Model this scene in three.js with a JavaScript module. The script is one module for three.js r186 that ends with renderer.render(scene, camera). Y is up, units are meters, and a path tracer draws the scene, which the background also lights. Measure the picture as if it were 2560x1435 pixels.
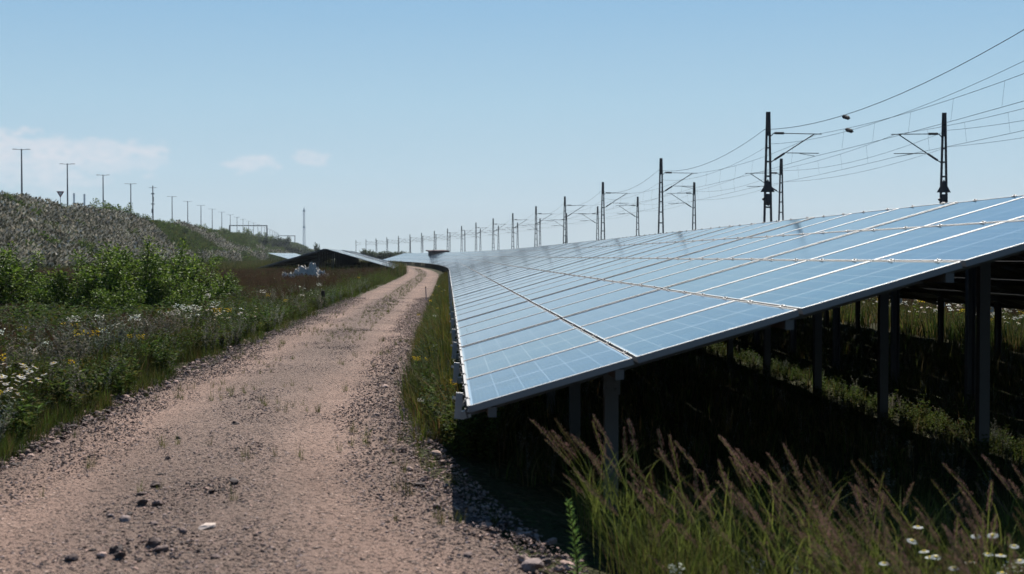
import * as THREE from 'three';
import { mergeGeometries } from 'three/addons/utils/BufferGeometryUtils.js';

// ---------------------------------------------------------------- camera, sky, sun, exposure
const EXPOSURE = 3.0;
const FPX = 3350, PW = 2560, PH = 1435, CAMH = 1.42;      // focal length in photo pixels; eye height
const YAW = THREE.MathUtils.degToRad(2.76), PITCH = Math.atan((717.5 - 640) / FPX);
const scene = new THREE.Scene();
const camera = new THREE.PerspectiveCamera(2 * Math.atan(PH / 2 / FPX) * 180 / Math.PI, PW / PH, 0.1, 6000);
camera.position.set(0, CAMH, 0);
camera.rotation.order = 'YXZ';
camera.rotation.set(-PITCH, -YAW, 0);
camera.focus = 21;
camera.userData.fStop = 3.4;
camera.updateMatrixWorld(true);

const renderer = new THREE.WebGLRenderer({ antialias: true });
renderer.toneMapping = THREE.LinearToneMapping;
renderer.toneMappingExposure = EXPOSURE;
renderer.shadowMap.enabled = true;

const SUN_AZ = THREE.MathUtils.degToRad(7.7), SUN_EL = THREE.MathUtils.degToRad(40.3);
const sunDir = new THREE.Vector3(Math.sin(SUN_AZ) * Math.cos(SUN_EL), Math.sin(SUN_EL), -Math.cos(SUN_AZ) * Math.cos(SUN_EL));
const sun = new THREE.DirectionalLight(new THREE.Color().setRGB(1, 0.95, 0.87), 5);
sun.position.copy(sunDir).multiplyScalar(300);
sun.castShadow = true;
sun.shadow.mapSize.set(4096, 4096);
Object.assign(sun.shadow.camera, { left: -60, right: 60, top: 60, bottom: -60, near: 1, far: 700 });
scene.add(sun, sun.target);

// ---------------------------------------------------------------- random numbers and noise
function rng(seed) { let a = seed >>> 0; return () => { a = (a + 0x6D2B79F5) | 0; let t = Math.imul(a ^ (a >>> 15), 1 | a); t = (t + Math.imul(t ^ (t >>> 7), 61 | t)) ^ t; return ((t ^ (t >>> 14)) >>> 0) / 4294967296; }; }
const hash2 = (x, y) => { let h = Math.imul(x, 374761393) + Math.imul(y, 668265263); h = Math.imul(h ^ (h >>> 13), 1274126177); return ((h ^ (h >>> 16)) >>> 0) / 4294967296; };
function vnoise(x, y) {
  const xi = Math.floor(x), yi = Math.floor(y), u = x - xi, v = y - yi, s = u * u * (3 - 2 * u), t = v * v * (3 - 2 * v);
  const a = hash2(xi, yi), b = hash2(xi + 1, yi), c = hash2(xi, yi + 1), d = hash2(xi + 1, yi + 1);
  return a + (b - a) * s + (c - a) * t + (a - b - c + d) * s * t;
}
const fbm = (x, y, o = 4) => { let s = 0, w = 0.5, t = 0; for (let i = 0; i < o; i++) { s += w * vnoise(x, y); t += w; x = x * 2.03 + 17.1; y = y * 2.01 + 9.7; w *= 0.5; } return s / t; };
const sstep = (a, b, x) => { const t = Math.min(1, Math.max(0, (x - a) / (b - a))); return t * t * (3 - 2 * t); };
const lerp = (a, b, t) => a + (b - a) * t;
const lin = c => c <= 0.04045 ? c / 12.92 : Math.pow((c + 0.055) / 1.055, 2.4);
const srgb = (r, g, b) => [lin(r / 255), lin(g / 255), lin(b / 255)];

// ---------------------------------------------------------------- sky: clear air with a few thin low clouds
{
  const W = 4096, H = 2048, data = new Float32Array(W * H * 4);
  const stops = [[-90, srgb(120, 118, 110)], [-4, srgb(150, 155, 155)], [-0.3, srgb(187, 202, 209)], [1.2, srgb(184, 200, 209)], [3.5, srgb(179, 204, 219)], [6.5, srgb(167, 200, 221)], [10.5, srgb(145, 186, 218)], [25, srgb(108, 157, 203)], [50, srgb(76, 130, 192)], [90, srgb(62, 114, 178)]];
  const base = new Float32Array(H * 3);
  for (let j = 0; j < H; j++) {
    const el = ((j + 0.5) / H - 0.5) * 180;
    let k = 0; while (k < stops.length - 2 && el > stops[k + 1][0]) k++;
    const t = Math.min(1, Math.max(0, (el - stops[k][0]) / (stops[k + 1][0] - stops[k][0])));
    for (let c = 0; c < 3; c++) base[j * 3 + c] = lerp(stops[k][1][c], stops[k + 1][1][c], t) / EXPOSURE;
  }
  const cloud = srgb(216, 220, 228).map(c => c / EXPOSURE);
  // low banks of thin cumulus: [azimuth from the track in degrees, elevation, half width, half height, strength]
  const banks = [[-18.4, 4.7, 1.9, 0.62, 1], [-16.0, 4.35, 2.2, 0.52, 0.95], [-13.4, 4.45, 2.4, 0.42, 0.9], [-17.2, 3.75, 2.8, 0.42, 0.7], [-13.6, 3.85, 2.4, 0.4, 0.55], [-16.5, 3.2, 3.0, 0.4, 0.45], [-8.1, 3.95, 1.25, 0.32, 0.8], [-5.8, 4.2, 0.8, 0.26, 0.7], [-22, 4.6, 2.2, 0.5, 0.9], [-26, 4.1, 3, 0.6, 0.8],
    [48, 4.2, 4, 0.5, 0.7], [71, 5, 5, 0.7, 0.8], [112, 4.4, 6, 0.6, 0.7], [150, 5.2, 5, 0.7, 0.8], [195, 4.6, 6, 0.7, 0.8], [238, 5, 5, 0.6, 0.7], [280, 4.4, 6, 0.6, 0.8], [312, 4.8, 5, 0.7, 0.8]];
  for (let j = 0; j < H; j++) {
    const el = ((j + 0.5) / H - 0.5) * Math.PI, eld = el * 180 / Math.PI;
    for (let i = 0; i < W; i++) {
      const phi = ((i + 0.5) / W - 0.5) * 2 * Math.PI, x = Math.cos(el) * Math.cos(phi), y = Math.sin(el), z = Math.cos(el) * Math.sin(phi);
      const o = (j * W + i) * 4, ca = x * sunDir.x + y * sunDir.y + z * sunDir.z;
      const glow = eld > -1 ? 0.10 * Math.pow(Math.max(0, ca), 6) + 0.35 * Math.pow(Math.max(0, ca), 90) : 0;
      let r = base[j * 3] * (1 + glow) + glow * 0.05, g = base[j * 3 + 1] * (1 + glow) + glow * 0.05, b = base[j * 3 + 2] * (1 + glow * 0.9) + glow * 0.045;
      if (eld > 1.5 && eld < 8) {
        let az = Math.atan2(x, -z) * 180 / Math.PI, m = 0;
        for (const [ba, be, hw, hh, s] of banks) {
          let d = az - ba; d -= 360 * Math.round(d / 360);
          if (Math.abs(d) > hw * 1.6) continue;
          const e = (eld - be) / hh, q = (d / hw) ** 2 + (e > 0 ? e * e : e * e * 0.35);
          if (q > 2.4) continue;
          const n = fbm(az * 1.7 + 40, eld * 4.2 + ba, 5);
          m = Math.max(m, s * sstep(0.0, 0.55, 1.05 - q * 0.75 + (n - 0.5) * 1.9 - 0.25));
        }
        m *= 0.85 * (0.3 + 1.0 * fbm(az * 3.1 + 7, eld * 9 + 3, 4)); r = lerp(r, cloud[0], m); g = lerp(g, cloud[1], m); b = lerp(b, cloud[2], m);
      }
      data[o] = r; data[o + 1] = g; data[o + 2] = b; data[o + 3] = 1;
    }
  }
  const sky = new THREE.DataTexture(data, W, H, THREE.RGBAFormat, THREE.FloatType);
  sky.mapping = THREE.EquirectangularReflectionMapping; sky.magFilter = THREE.LinearFilter; sky.needsUpdate = true;
  scene.background = sky; scene.environment = sky;
}
console.log('sky done');

// ---------------------------------------------------------------- naming helpers
const taken = {};
function numbered(name) { const n = taken[name] = (taken[name] ?? -1) + 1; return n ? `${name}_${String(n).padStart(3, '0')}` : name; }
function tag(o, label, category, group, kind) { o.userData = { label, category }; if (group) o.userData.group = group; if (kind) o.userData.kind = kind; return o; }
function thing(name, label, category, pos = [0, 0, 0], turn = 0, group) {
  const o = new THREE.Group(); o.name = numbered(name); o.position.set(...pos); o.rotation.y = turn; tag(o, label, category, group); scene.add(o); return o;
}
function mesh(name, geo, mat, parent) { const m = new THREE.Mesh(geo, mat); m.name = parent === scene ? numbered(name) : name; m.castShadow = m.receiveShadow = true; parent.add(m); return m; }
function structure(name, geo, mat, label) { const m = mesh(name, geo, mat, scene); m.userData = { kind: 'structure', label, category: name.replace(/_/g, ' ') }; return m; }
function copyOf(src, label) { const c = src.clone(); c.name = numbered(src.name.replace(/_\d{3}$/, '')); c.userData = { ...src.userData }; if (label) c.userData.label = label; scene.add(c); return c; }
const ORD = ['first', 'second', 'third', 'fourth', 'fifth', 'sixth', 'seventh', 'eighth', 'ninth', 'tenth', 'eleventh', 'twelfth', 'thirteenth', 'fourteenth', 'fifteenth', 'sixteenth', 'seventeenth', 'eighteenth', 'nineteenth', 'twentieth', 'twenty-first', 'twenty-second', 'twenty-third', 'twenty-fourth', 'twenty-fifth', 'twenty-sixth', 'twenty-seventh', 'twenty-eighth'];

// ---------------------------------------------------------------- geometry helpers
const V3 = (x, y, z) => new THREE.Vector3(x, y, z);
function box(w, h, d, x = 0, y = 0, z = 0, rot) { const g = new THREE.BoxGeometry(w, h, d); if (rot) g.applyMatrix4(new THREE.Matrix4().makeRotationFromEuler(new THREE.Euler(...rot))); g.translate(x, y, z); return g; }
function bar(a, b, w, h = w) { // box of section w x h from a to b
  const A = V3(...a), B = V3(...b), d = B.clone().sub(A), L = d.length(), g = new THREE.BoxGeometry(w, h, L);
  const m = new THREE.Matrix4().lookAt(A, B, Math.abs(d.y) > 0.99 * L ? V3(1, 0, 0) : V3(0, 1, 0)); g.applyMatrix4(m); const c = A.add(B).multiplyScalar(0.5); g.translate(c.x, c.y, c.z); return g;
}
function rod(a, b, r0, r1 = r0, n = 7) {
  const A = V3(...a), B = V3(...b), d = B.clone().sub(A), g = new THREE.CylinderGeometry(r1, r0, d.length(), n);
  g.applyQuaternion(new THREE.Quaternion().setFromUnitVectors(V3(0, 1, 0), d.clone().normalize())); const c = A.add(B).multiplyScalar(0.5); g.translate(c.x, c.y, c.z); return g;
}
function merge(list) { return list.length === 1 ? list[0] : mergeGeometries(list.map(g => { const h = g.index ? g.toNonIndexed() : g; for (const k of Object.keys(h.attributes)) if (!['position', 'normal', 'uv'].includes(k)) h.deleteAttribute(k); return h; }), false); }
function tubePath(pts, r, sides = 5) { // polyline tube with shared rings
  const pos = [], nor = [], idx = [];
  for (let i = 0; i < pts.length; i++) {
    const t = pts[Math.min(i + 1, pts.length - 1)].clone().sub(pts[Math.max(i - 1, 0)]).normalize();
    const s = t.clone().cross(V3(0, 1, 0)).normalize(), u = s.clone().cross(t).normalize(), rr = typeof r === 'function' ? r(i / (pts.length - 1)) : r;
    for (let k = 0; k < sides; k++) { const a = k / sides * Math.PI * 2, n = s.clone().multiplyScalar(Math.cos(a)).addScaledVector(u, Math.sin(a)); nor.push(n.x, n.y, n.z); n.multiplyScalar(rr).add(pts[i]); pos.push(n.x, n.y, n.z); }
    if (i) for (let k = 0; k < sides; k++) { const a = (i - 1) * sides + k, b = (i - 1) * sides + (k + 1) % sides, c = a + sides, d = b + sides; idx.push(a, b, c, b, d, c); }
  }
  const g = new THREE.BufferGeometry(); g.setAttribute('position', new THREE.Float32BufferAttribute(pos, 3)); g.setAttribute('normal', new THREE.Float32BufferAttribute(nor, 3)); g.setAttribute('uv', new THREE.Float32BufferAttribute(new Float32Array(pos.length / 3 * 2), 2)); g.setIndex(idx); return g;
}

// a pixel of the photograph gives a direction; camR: (x, up, forward) in the camera -> world
const camQ = camera.quaternion.clone();
function ray(px, py) { return V3((px - PW / 2) / FPX, -(py - PH / 2) / FPX, -1).applyQuaternion(camQ); }
function atHeight(px, py, y) { const d = ray(px, py), t = (y - CAMH) / d.y; return V3(d.x * t, y, d.z * t); }
function atDist(px, py, S) { const d = ray(px, py), t = S / -d.z; return V3(d.x * t, CAMH + d.y * t, -S); }
const invQ = camQ.clone().invert();
function toPx(x, y, z) { const v = V3(x, y - CAMH, z).applyQuaternion(invQ); return [PW / 2 + FPX * v.x / -v.z, PH / 2 - FPX * v.y / -v.z, -v.z]; }

// ---------------------------------------------------------------- lie of the land: x to the right, S = -z along the track
const roadC = S => -1.85 - (S > 85 ? 4.2e-4 * (S - 85) ** 2 : 0);
const roadL = S => roadC(S) - 1.42 + (S < 14 ? 0.02 * (14 - S) : 0);
const roadR = S => roadC(S) + 1.38 + 1.75 * Math.exp(-(Math.max(S, 4) - 5) / 3.0);
const EMB = { s: Math.sin(THREE.MathUtils.degToRad(3.48)), c: Math.cos(THREE.MathUtils.degToRad(3.48)) };
const embM = (x, S) => -(x * EMB.c + S * EMB.s);                       // metres to the left of the line the highway runs along
const embPt = (M, T) => [-M * EMB.c - T * EMB.s, -(-M * EMB.s + T * EMB.c)]; // [x, z] at lateral M, distance T along it
const DECK = 7.75;
function landY(x, S) {
  let y = -0.3 * sstep(-0.15, 1.7, x + (S > 85 ? 4.2e-4 * (S - 85) ** 2 : 0));
  y -= 0.14 * sstep(0.2, 2.6, roadL(S) - x);
  const M = embM(x, S);
  if (M > 25) y += (DECK + 0.14) * sstep(26, 48, M) * (1 - sstep(62, 84, M)) * 1.0;
  return y;
}
function groundY(x, S) {
  const off = Math.max(roadL(S) - x, x - roadR(S)), M = embM(x, S);
  return landY(x, S) - 0.03 + 0.05 * sstep(0, 0.5, off) * (fbm(x * 0.9 + 5, S * 0.9, 3) - 0.35) * 2 + (M > 27 && M < 47 ? (fbm(x * 0.16, S * 0.16, 3) - 0.5) * 1.3 : 0);
}
function gridSheet(xs, Ss, yf, colf, xf = (x) => x) {
  const nx = xs.length, nz = Ss.length, pos = new Float32Array(nx * nz * 3), uv = new Float32Array(nx * nz * 2), col = new Float32Array(nx * nz * 3), idx = [];
  for (let j = 0; j < nz; j++) for (let i = 0; i < nx; i++) {
    const S = Ss[j], x = xf(xs[i], S), k = j * nx + i; pos.set([x, yf(x, S, xs[i]), -S], k * 3); uv.set([x, S], k * 2); col.set(colf(x, S, xs[i]), k * 3);
    if (i && j) { const a = k - nx - 1, b = k - nx, c = k - 1; idx.push(a, b, c, b, k, c); }
  }
  const g = new THREE.BufferGeometry(); g.setAttribute('position', new THREE.BufferAttribute(pos, 3)); g.setAttribute('uv', new THREE.BufferAttribute(uv, 2)); g.setAttribute('color', new THREE.BufferAttribute(col, 3)); g.setIndex(idx); g.computeVertexNormals(); return g;
}
const span = (a, b, n) => Array.from({ length: n }, (_, i) => lerp(a, b, i / (n - 1)));

// ---------------------------------------------------------------- textures
function gravelTextures(size, metres, seed, palette, nStones, rMin, rMax) {
  const R = rng(seed), col = new Float32Array(size * size * 3), hgt = new Float32Array(size * size), px = size / metres;
  for (let j = 0; j < size; j++) for (let i = 0; i < size; i++) {
    const n = hash2(i * 3 + 1, j * 7 + seed), m = hash2(i >> 2, (j >> 2) + 91 * seed), c = palette[(n * 3) | 0], o = j * size + i, k = 0.72 + 0.3 * n + 0.22 * (m - 0.5);
    for (let q = 0; q < 3; q++) col[o * 3 + q] = c[q] * k; hgt[o] = 0.12 * n;
  }
  for (let s = 0; s < nStones; s++) {
    const r = (rMin * Math.pow(rMax / rMin, Math.pow(R(), 2.2))) * px, cx = R() * size, cy = R() * size, a = R() * Math.PI, e = 0.55 + 0.4 * R(), c = palette[(R() * palette.length) | 0], k = 0.62 + 0.7 * R(), ca = Math.cos(a), sa = Math.sin(a), n = Math.ceil(r);
    for (let dj = -n; dj <= n; dj++) for (let di = -n; di <= n; di++) {
      const u = (di * ca + dj * sa) / r, v = (-di * sa + dj * ca) / (r * e), q = Math.abs(u) ** 2.6 + Math.abs(v) ** 2.6; if (q > 1) continue;
      const o = (((cy | 0) + dj + size) % size) * size + ((cx | 0) + di + size) % size, h = (1 - q * 0.7) * Math.min(1, r / (rMax * px) + 0.25);
      hgt[o] = Math.max(hgt[o], h); const kk = k * (0.92 + 0.16 * hash2(o, 5)); for (let w = 0; w < 3; w++) col[o * 3 + w] = c[w] * kk;
    }
  }
  const cb = new Uint8Array(size * size * 4), hb = new Uint8Array(size * size * 4), enc = c => Math.round(255 * (c <= 0.0031308 ? 12.92 * c : 1.055 * Math.pow(Math.min(1, c), 1 / 2.4) - 0.055));
  for (let o = 0; o < size * size; o++) { cb.set([enc(col[o * 3]), enc(col[o * 3 + 1]), enc(col[o * 3 + 2]), 255], o * 4); const h = Math.round(255 * Math.min(1, hgt[o])); hb.set([h, h, h, 255], o * 4); }
  const make = (d, cs) => { const t = new THREE.DataTexture(d, size, size); t.wrapS = t.wrapT = THREE.RepeatWrapping; t.magFilter = THREE.LinearFilter; t.minFilter = THREE.LinearMipmapLinearFilter; t.repeat.set(1 / metres, 1 / metres); if (cs) t.colorSpace = THREE.SRGBColorSpace; t.needsUpdate = true; return t; };
  return [make(cb, true), make(hb, false)];
}
const PINK = [[0.165, 0.113, 0.094], [0.145, 0.1, 0.083], [0.18, 0.126, 0.105], [0.075, 0.054, 0.047], [0.23, 0.172, 0.147], [0.038, 0.028, 0.026], [0.125, 0.098, 0.088]];
const [gravelMap, gravelBump] = gravelTextures(2048, 3.3, 7, PINK, 42000, 0.003, 0.016);
const SOIL = [[0.021, 0.018, 0.011], [0.027, 0.022, 0.013], [0.017, 0.019, 0.009], [0.036, 0.027, 0.017], [0.018, 0.022, 0.01]];
const [soilMap, soilBump] = gravelTextures(1024, 3.1, 11, SOIL, 9000, 0.008, 0.05);
console.log('textures done');

const std = (o) => new THREE.MeshPhysicalMaterial(o), rgb = (r, g, b) => new THREE.Color().setRGB(r, g, b);
const M = {
  gravel: std({ map: gravelMap, bumpMap: gravelBump, bumpScale: 0.03, roughness: 0.95, vertexColors: true, specularIntensity: 0.06 }),
  soil: std({ map: soilMap, bumpMap: soilBump, bumpScale: 0.03, roughness: 1, vertexColors: true, specularIntensity: 0.05 }),
  leaf: new THREE.MeshPhysicalMaterial({ vertexColors: true, roughness: 1, transmission: 0.3, thickness: 0, side: THREE.DoubleSide, specularIntensity: 0.08 }),
  gloss: new THREE.MeshPhysicalMaterial({ vertexColors: true, roughness: 0.65, specularIntensity: 0.2, side: THREE.DoubleSide }),
  petal: new THREE.MeshPhysicalMaterial({ vertexColors: true, specularIntensity: 0.1, roughness: 1, transmission: 0.3, thickness: 0, side: THREE.DoubleSide }),
  scrub: std({ vertexColors: true, roughness: 1, transmission: 0.12, thickness: 0, side: THREE.DoubleSide, specularIntensity: 0.1 }),
  bark: std({ color: rgb(0.04, 0.03, 0.023), roughness: 1, specularIntensity: 0.1 }),
  stone: std({ vertexColors: true, roughness: 0.9, specularIntensity: 0.15 }),
  alu: std({ color: rgb(0.115, 0.115, 0.118), roughness: 0.55, specularIntensity: 0.6 }),
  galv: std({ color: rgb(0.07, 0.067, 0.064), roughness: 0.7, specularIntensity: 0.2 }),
  zinc: std({ color: rgb(0.2, 0.205, 0.21), roughness: 0.5, metalness: 0.3 }),
  clamp: std({ color: rgb(0.05, 0.05, 0.055), roughness: 0.5, metalness: 0.4 }),
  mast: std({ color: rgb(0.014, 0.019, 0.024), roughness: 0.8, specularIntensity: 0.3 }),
  pole: std({ color: rgb(0.045, 0.055, 0.065), roughness: 0.6, metalness: 0.1 }),
  wire: std({ color: rgb(0.015, 0.018, 0.021), roughness: 0.9, specularIntensity: 0.2 }),
  asphalt: std({ color: rgb(0.06, 0.06, 0.062), roughness: 0.95 }),
};

// ---------------------------------------------------------------- ground, track, highway
{
  const xs = [-1500, -900, -600, -300, ...span(-180, -24, 120), ...span(-23, -7, 60), ...span(-6.8, 14, 150), ...span(15, 60, 40), 100, 200, 400, 900, 1500];
  const Ss = [-60, -25, -8, ...span(0, 30, 130), ...span(30.5, 90, 120), ...span(91, 420, 170), 480, 560, 700, 900, 1200, 1700];
  const g = gridSheet(xs, Ss, groundY, (x, S) => {
    const n = fbm(x * 0.35, S * 0.35, 4) * (S > 95 ? 0.8 : 1), M_ = embM(x, S), e = sstep(26, 32, M_) * (1 - sstep(80, 90, M_));
    return [lerp(0.9 + 0.5 * n, 0.4 + 1.2 * n, e), lerp(0.95 + 0.55 * n, 0.5 + 1.0 * n, e), lerp(0.75 + 0.4 * n, 0.4 + 0.8 * n, e)];
  });
  structure('ground', g, M.soil, 'brown earth of the meadow and embankment under the plants');

  const Sr = [...span(2, 30, 300), ...span(30.3, 120, 260), ...span(121, 300, 120)];
  const road = gridSheet(span(0, 1, 40), Sr, (x, S, t) => {
    const edge = Math.min(t, 1 - t), c = (t - 0.5) * 2.8, rut = Math.exp(-(((Math.abs(c) - 0.72) / 0.3) ** 2));
    return landY(x, S) - 0.07 + 0.085 * sstep(0, 0.16, edge + 0.05 * (vnoise(x * 4, S * 1.3) - 0.5)) - 0.022 * rut + 0.018 * (fbm(x * 2.1, S * 1.1, 3) - 0.5);
  }, (x, S, t) => {   // loose dark gravel thrown to the sides and the middle, pale packed sand in the wheel tracks
    const c = (t - 0.5) * 2.8 + 0.2 * (fbm(x * 0.6, S * 0.22, 2) - 0.5), track = Math.exp(-(((Math.abs(c) - 0.7) / 0.34) ** 2)), n = fbm(x * 1.3 + 3, S * 0.6, 4), k = lerp(0.78, 1.06, track) * (0.68 + 0.58 * n);
    const warm = lerp(0.97, 1.03, track);
    return [k * warm, k, k * lerp(1.0, 0.97, track)];
  }, (t, S) => { const j = 0.16 * (fbm(S * 0.8, 3.3, 3) - 0.5), j2 = 0.2 * (fbm(S * 0.9, 8.3, 3) - 0.5); return lerp(roadL(S) - 0.15 + j, roadR(S) + 0.15 + j2, t); });
  structure('gravel_track', road, M.gravel, 'pinkish gravel track with two wheel ruts');

  const deck = gridSheet(span(49.5, 61, 8), span(-60, 1300, 60), () => DECK + 0.06, () => [1, 1, 1]);
  const p = deck.attributes.position; for (let i = 0; i < p.count; i++) { const [x, z] = embPt(p.getX(i), -p.getZ(i)); p.setX(i, x); p.setZ(i, z); }
  const rev = deck.index.array; for (let i = 0; i < rev.length; i += 3) { const t = rev[i]; rev[i] = rev[i + 1]; rev[i + 1] = t; }
  deck.computeVertexNormals();
  structure('highway', deck, M.asphalt, 'asphalt highway on top of the embankment');
}
console.log('ground done');

// ---------------------------------------------------------------- solar tables
const TILT = Math.atan(0.283 / 0.979), PU = 1.019, PVm = 1.71, MW = 1.0, ML = 1.688, EAVE_X = 0.126, EAVE_Y = CAMH - 0.875, ROW_S = 7.8, TABLE = 3 * PVm;
function cellTexture(seed) {
  const w = 480, h = 816, c = document.createElement('canvas'); c.width = w; c.height = h; const x = c.getContext('2d'), R = rng(seed);
  x.fillStyle = '#87949e'; x.fillRect(0, 0, w, h);
  const mx = 7, my = 16, mid = 10, cw = (w - 2 * mx) / 6, ch = (h - 2 * my - mid) / 20;
  for (let i = 0; i < 6; i++) for (let j = 0; j < 20; j++) {
    const X = mx + i * cw, Y = my + j * ch + (j >= 10 ? mid : 0), v = R();
    x.fillStyle = `rgb(${14 + v * 7 | 0},${46 + v * 10 | 0},${68 + v * 14 | 0})`; x.fillRect(X + 1, Y + 0.7, cw - 2, ch - 1.4);
    x.fillStyle = 'rgba(150,165,175,0.5)'; for (let b = 1; b < 6; b++) x.fillRect(X + b * cw / 6, Y + 0.7, 0.8, ch - 1.4);
  }
  for (let k = 0; k < 260; k++) { const r = 4 + 60 * R() * R(); x.fillStyle = `rgba(150,150,140,${0.012 + 0.03 * R()})`; x.beginPath(); x.ellipse(R() * w, R() * h, r, r * (0.4 + R()), R() * 3, 0, 7); x.fill(); }
  for (let k = 0; k < 7; k++) { x.fillStyle = `rgba(${R() < 0.5 ? '20,22,24' : '190,190,185'},0.75)`; x.beginPath(); x.ellipse(R() * w, R() * h, 2 + 2 * R(), 3 + 4 * R(), R() * 3, 0, 7); x.fill(); }
  const t = new THREE.CanvasTexture(c); t.colorSpace = THREE.SRGBColorSpace; t.anisotropy = 8; return t;
}
M.laminate = [1, 2, 3, 4, 5].map((s, i) => new THREE.MeshPhysicalMaterial({ map: cellTexture(s * 31), roughness: [0.06, 0.085, 0.07, 0.09, 0.075][i], ior: [1.4, 1.38, 1.41, 1.39, 1.4][i], color: rgb(0.8 + 0.1 * i, 0.85 + 0.06 * i, 0.95) }));
M.back = std({ color: rgb(0.18, 0.18, 0.185), roughness: 0.8, specularIntensity: 0.2 });
const frameGeo = merge([box(0.004, 0.04, ML, -MW / 2 + 0.005, -0.02, 0), box(0.004, 0.04, ML, MW / 2 - 0.005, -0.02, 0), box(MW - 0.014, 0.04, 0.02, 0, -0.0205, ML / 2 - 0.01), box(MW - 0.014, 0.04, 0.02, 0, -0.0205, -ML / 2 + 0.01)]);
const lamGeo = (() => { // glass face with the cells, separate dark back sheet
  const g = new THREE.PlaneGeometry(MW - 0.014, ML - 0.04); g.rotateX(-Math.PI / 2); g.translate(0, -0.004, 0); return g;
})();
const backGeo = (() => { const g = new THREE.PlaneGeometry(MW - 0.014, ML - 0.04); g.rotateX(Math.PI / 2); g.translate(0, -0.0105, 0); return g; })();
const clampGeo = merge([box(0.034, 0.004, 0.045, 0, 0.002, 0), new THREE.CylinderGeometry(0.008, 0.008, 0.008, 6).translate(0, 0.008, 0), box(0.014, 0.05, 0.06, 0, -0.024, 0)]);
const POST_OFF = [0.95, 3.45];
const onSlope = (u, v) => [u * Math.cos(TILT), EAVE_Y + u * Math.sin(TILT), -v]; // panel top surface
function tableParts(o, { clamps, legs }) {
  for (let i = 0; i < 5; i++) for (let j = 0; j < 3; j++) {
    const p = mesh('solar_panel', frameGeo, M.alu, o); p.position.set(...onSlope((i + 0.5) * PU - 0.009, (j + 0.5) * PVm)); p.rotation.z = TILT;
    mesh('glass_face', lamGeo, M.laminate[(i * 7 + j * 3 + (i * j)) % 5], p);
    mesh('back_sheet', backGeo, M.back, p);
  }
  { const g = box(0.014, 0.04, TABLE - 0.03, -0.004, -0.018, -TABLE / 2); g.rotateZ(TILT); g.translate(0, EAVE_Y, 0); mesh('eave_trim', g, M.alu, o); }
  if (clamps) for (let i = 0; i <= 5; i++) for (let j = 0; j < 3; j++) for (const q of [-0.43, 0.43]) {
    const k = mesh('clamp', clampGeo, M.clamp, o); k.position.set(...onSlope(i * PU - 0.0095 + (i === 0 ? 0.004 : i === 5 ? -0.004 : 0), (j + 0.5 + q * 0.6) * PVm)); k.rotation.z = TILT;
  }
  const c = Math.cos(TILT), s = Math.sin(TILT), at = (u, v, d) => { const [x, y, z] = onSlope(u, v); return [x + d * s, y - d * c, z]; }; // d below the panel tops
  for (const u of [0.12, 0.9, 1.95, 2.95, 4.0, 4.95]) { // purlins along the row
    const list = [bar(at(u, 0.02, 0.075), at(u, TABLE - 0.03, 0.075), 0.05, 0.06)];
    if (u < 0.2) for (let v = 0.2; v < TABLE; v += 0.42) list.push(bar(at(-0.03, v, 0.06), at(0.1, v, 0.075), 0.03, 0.012), bar(at(-0.03, v, 0.03), at(-0.03, v, 0.09), 0.03, 0.01));
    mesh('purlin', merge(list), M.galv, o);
  }
  if (legs) for (const v of POST_OFF) {
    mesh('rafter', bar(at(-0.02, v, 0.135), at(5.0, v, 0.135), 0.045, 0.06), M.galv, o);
    mesh('eave_bracket', merge([bar(at(-0.09, v, 0.15), at(-0.021, v, 0.15), 0.05, 0.05), bar(at(-0.11, v - 0.03, 0.16), at(-0.05, v - 0.03, 0.0), 0.012, 0.045), bar(at(-0.1, v, 0.1), at(0.02, v, 0.06), 0.016, 0.02), bar(at(-0.1, v, 0.02), at(0.0, v + 0.05, 0.1), 0.016, 0.02)]), M.zinc, o);
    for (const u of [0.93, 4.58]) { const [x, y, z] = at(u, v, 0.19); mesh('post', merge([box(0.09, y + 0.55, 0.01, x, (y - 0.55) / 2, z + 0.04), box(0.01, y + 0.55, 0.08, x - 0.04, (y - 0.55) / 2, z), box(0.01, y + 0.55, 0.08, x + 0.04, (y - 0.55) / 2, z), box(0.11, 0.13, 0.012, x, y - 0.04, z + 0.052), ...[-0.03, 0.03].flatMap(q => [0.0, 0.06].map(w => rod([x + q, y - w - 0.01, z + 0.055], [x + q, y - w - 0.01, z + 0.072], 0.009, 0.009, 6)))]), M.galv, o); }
  }
}
function placeTable(o, x, S, turn, jig) { o.position.set(x, 0, -S); o.rotation.set(jig, turn, 0, 'YXZ'); }
const N_NEAR = 14, shadeStripGeo = (() => { const g = box(5 * PU - 0.02, 0.036, 0.005, 5 * PU / 2 - 0.01, -0.019, -0.004); g.rotateZ(TILT); g.translate(0, EAVE_Y, 0); return g; })();
const tA = thing('solar_table', 'tilted solar table of fifteen panels at the open front end of the row beside track', 'solar table', [0, 0, 0], 0, 'tables of the long solar row beside the track');
tableParts(tA, { clamps: true, legs: true });
const tB = thing('solar_table', 'x', 'solar table', [0, 0, 0], 0, 'tables of the long solar row beside the track');
tableParts(tB, { clamps: false, legs: true });
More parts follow.
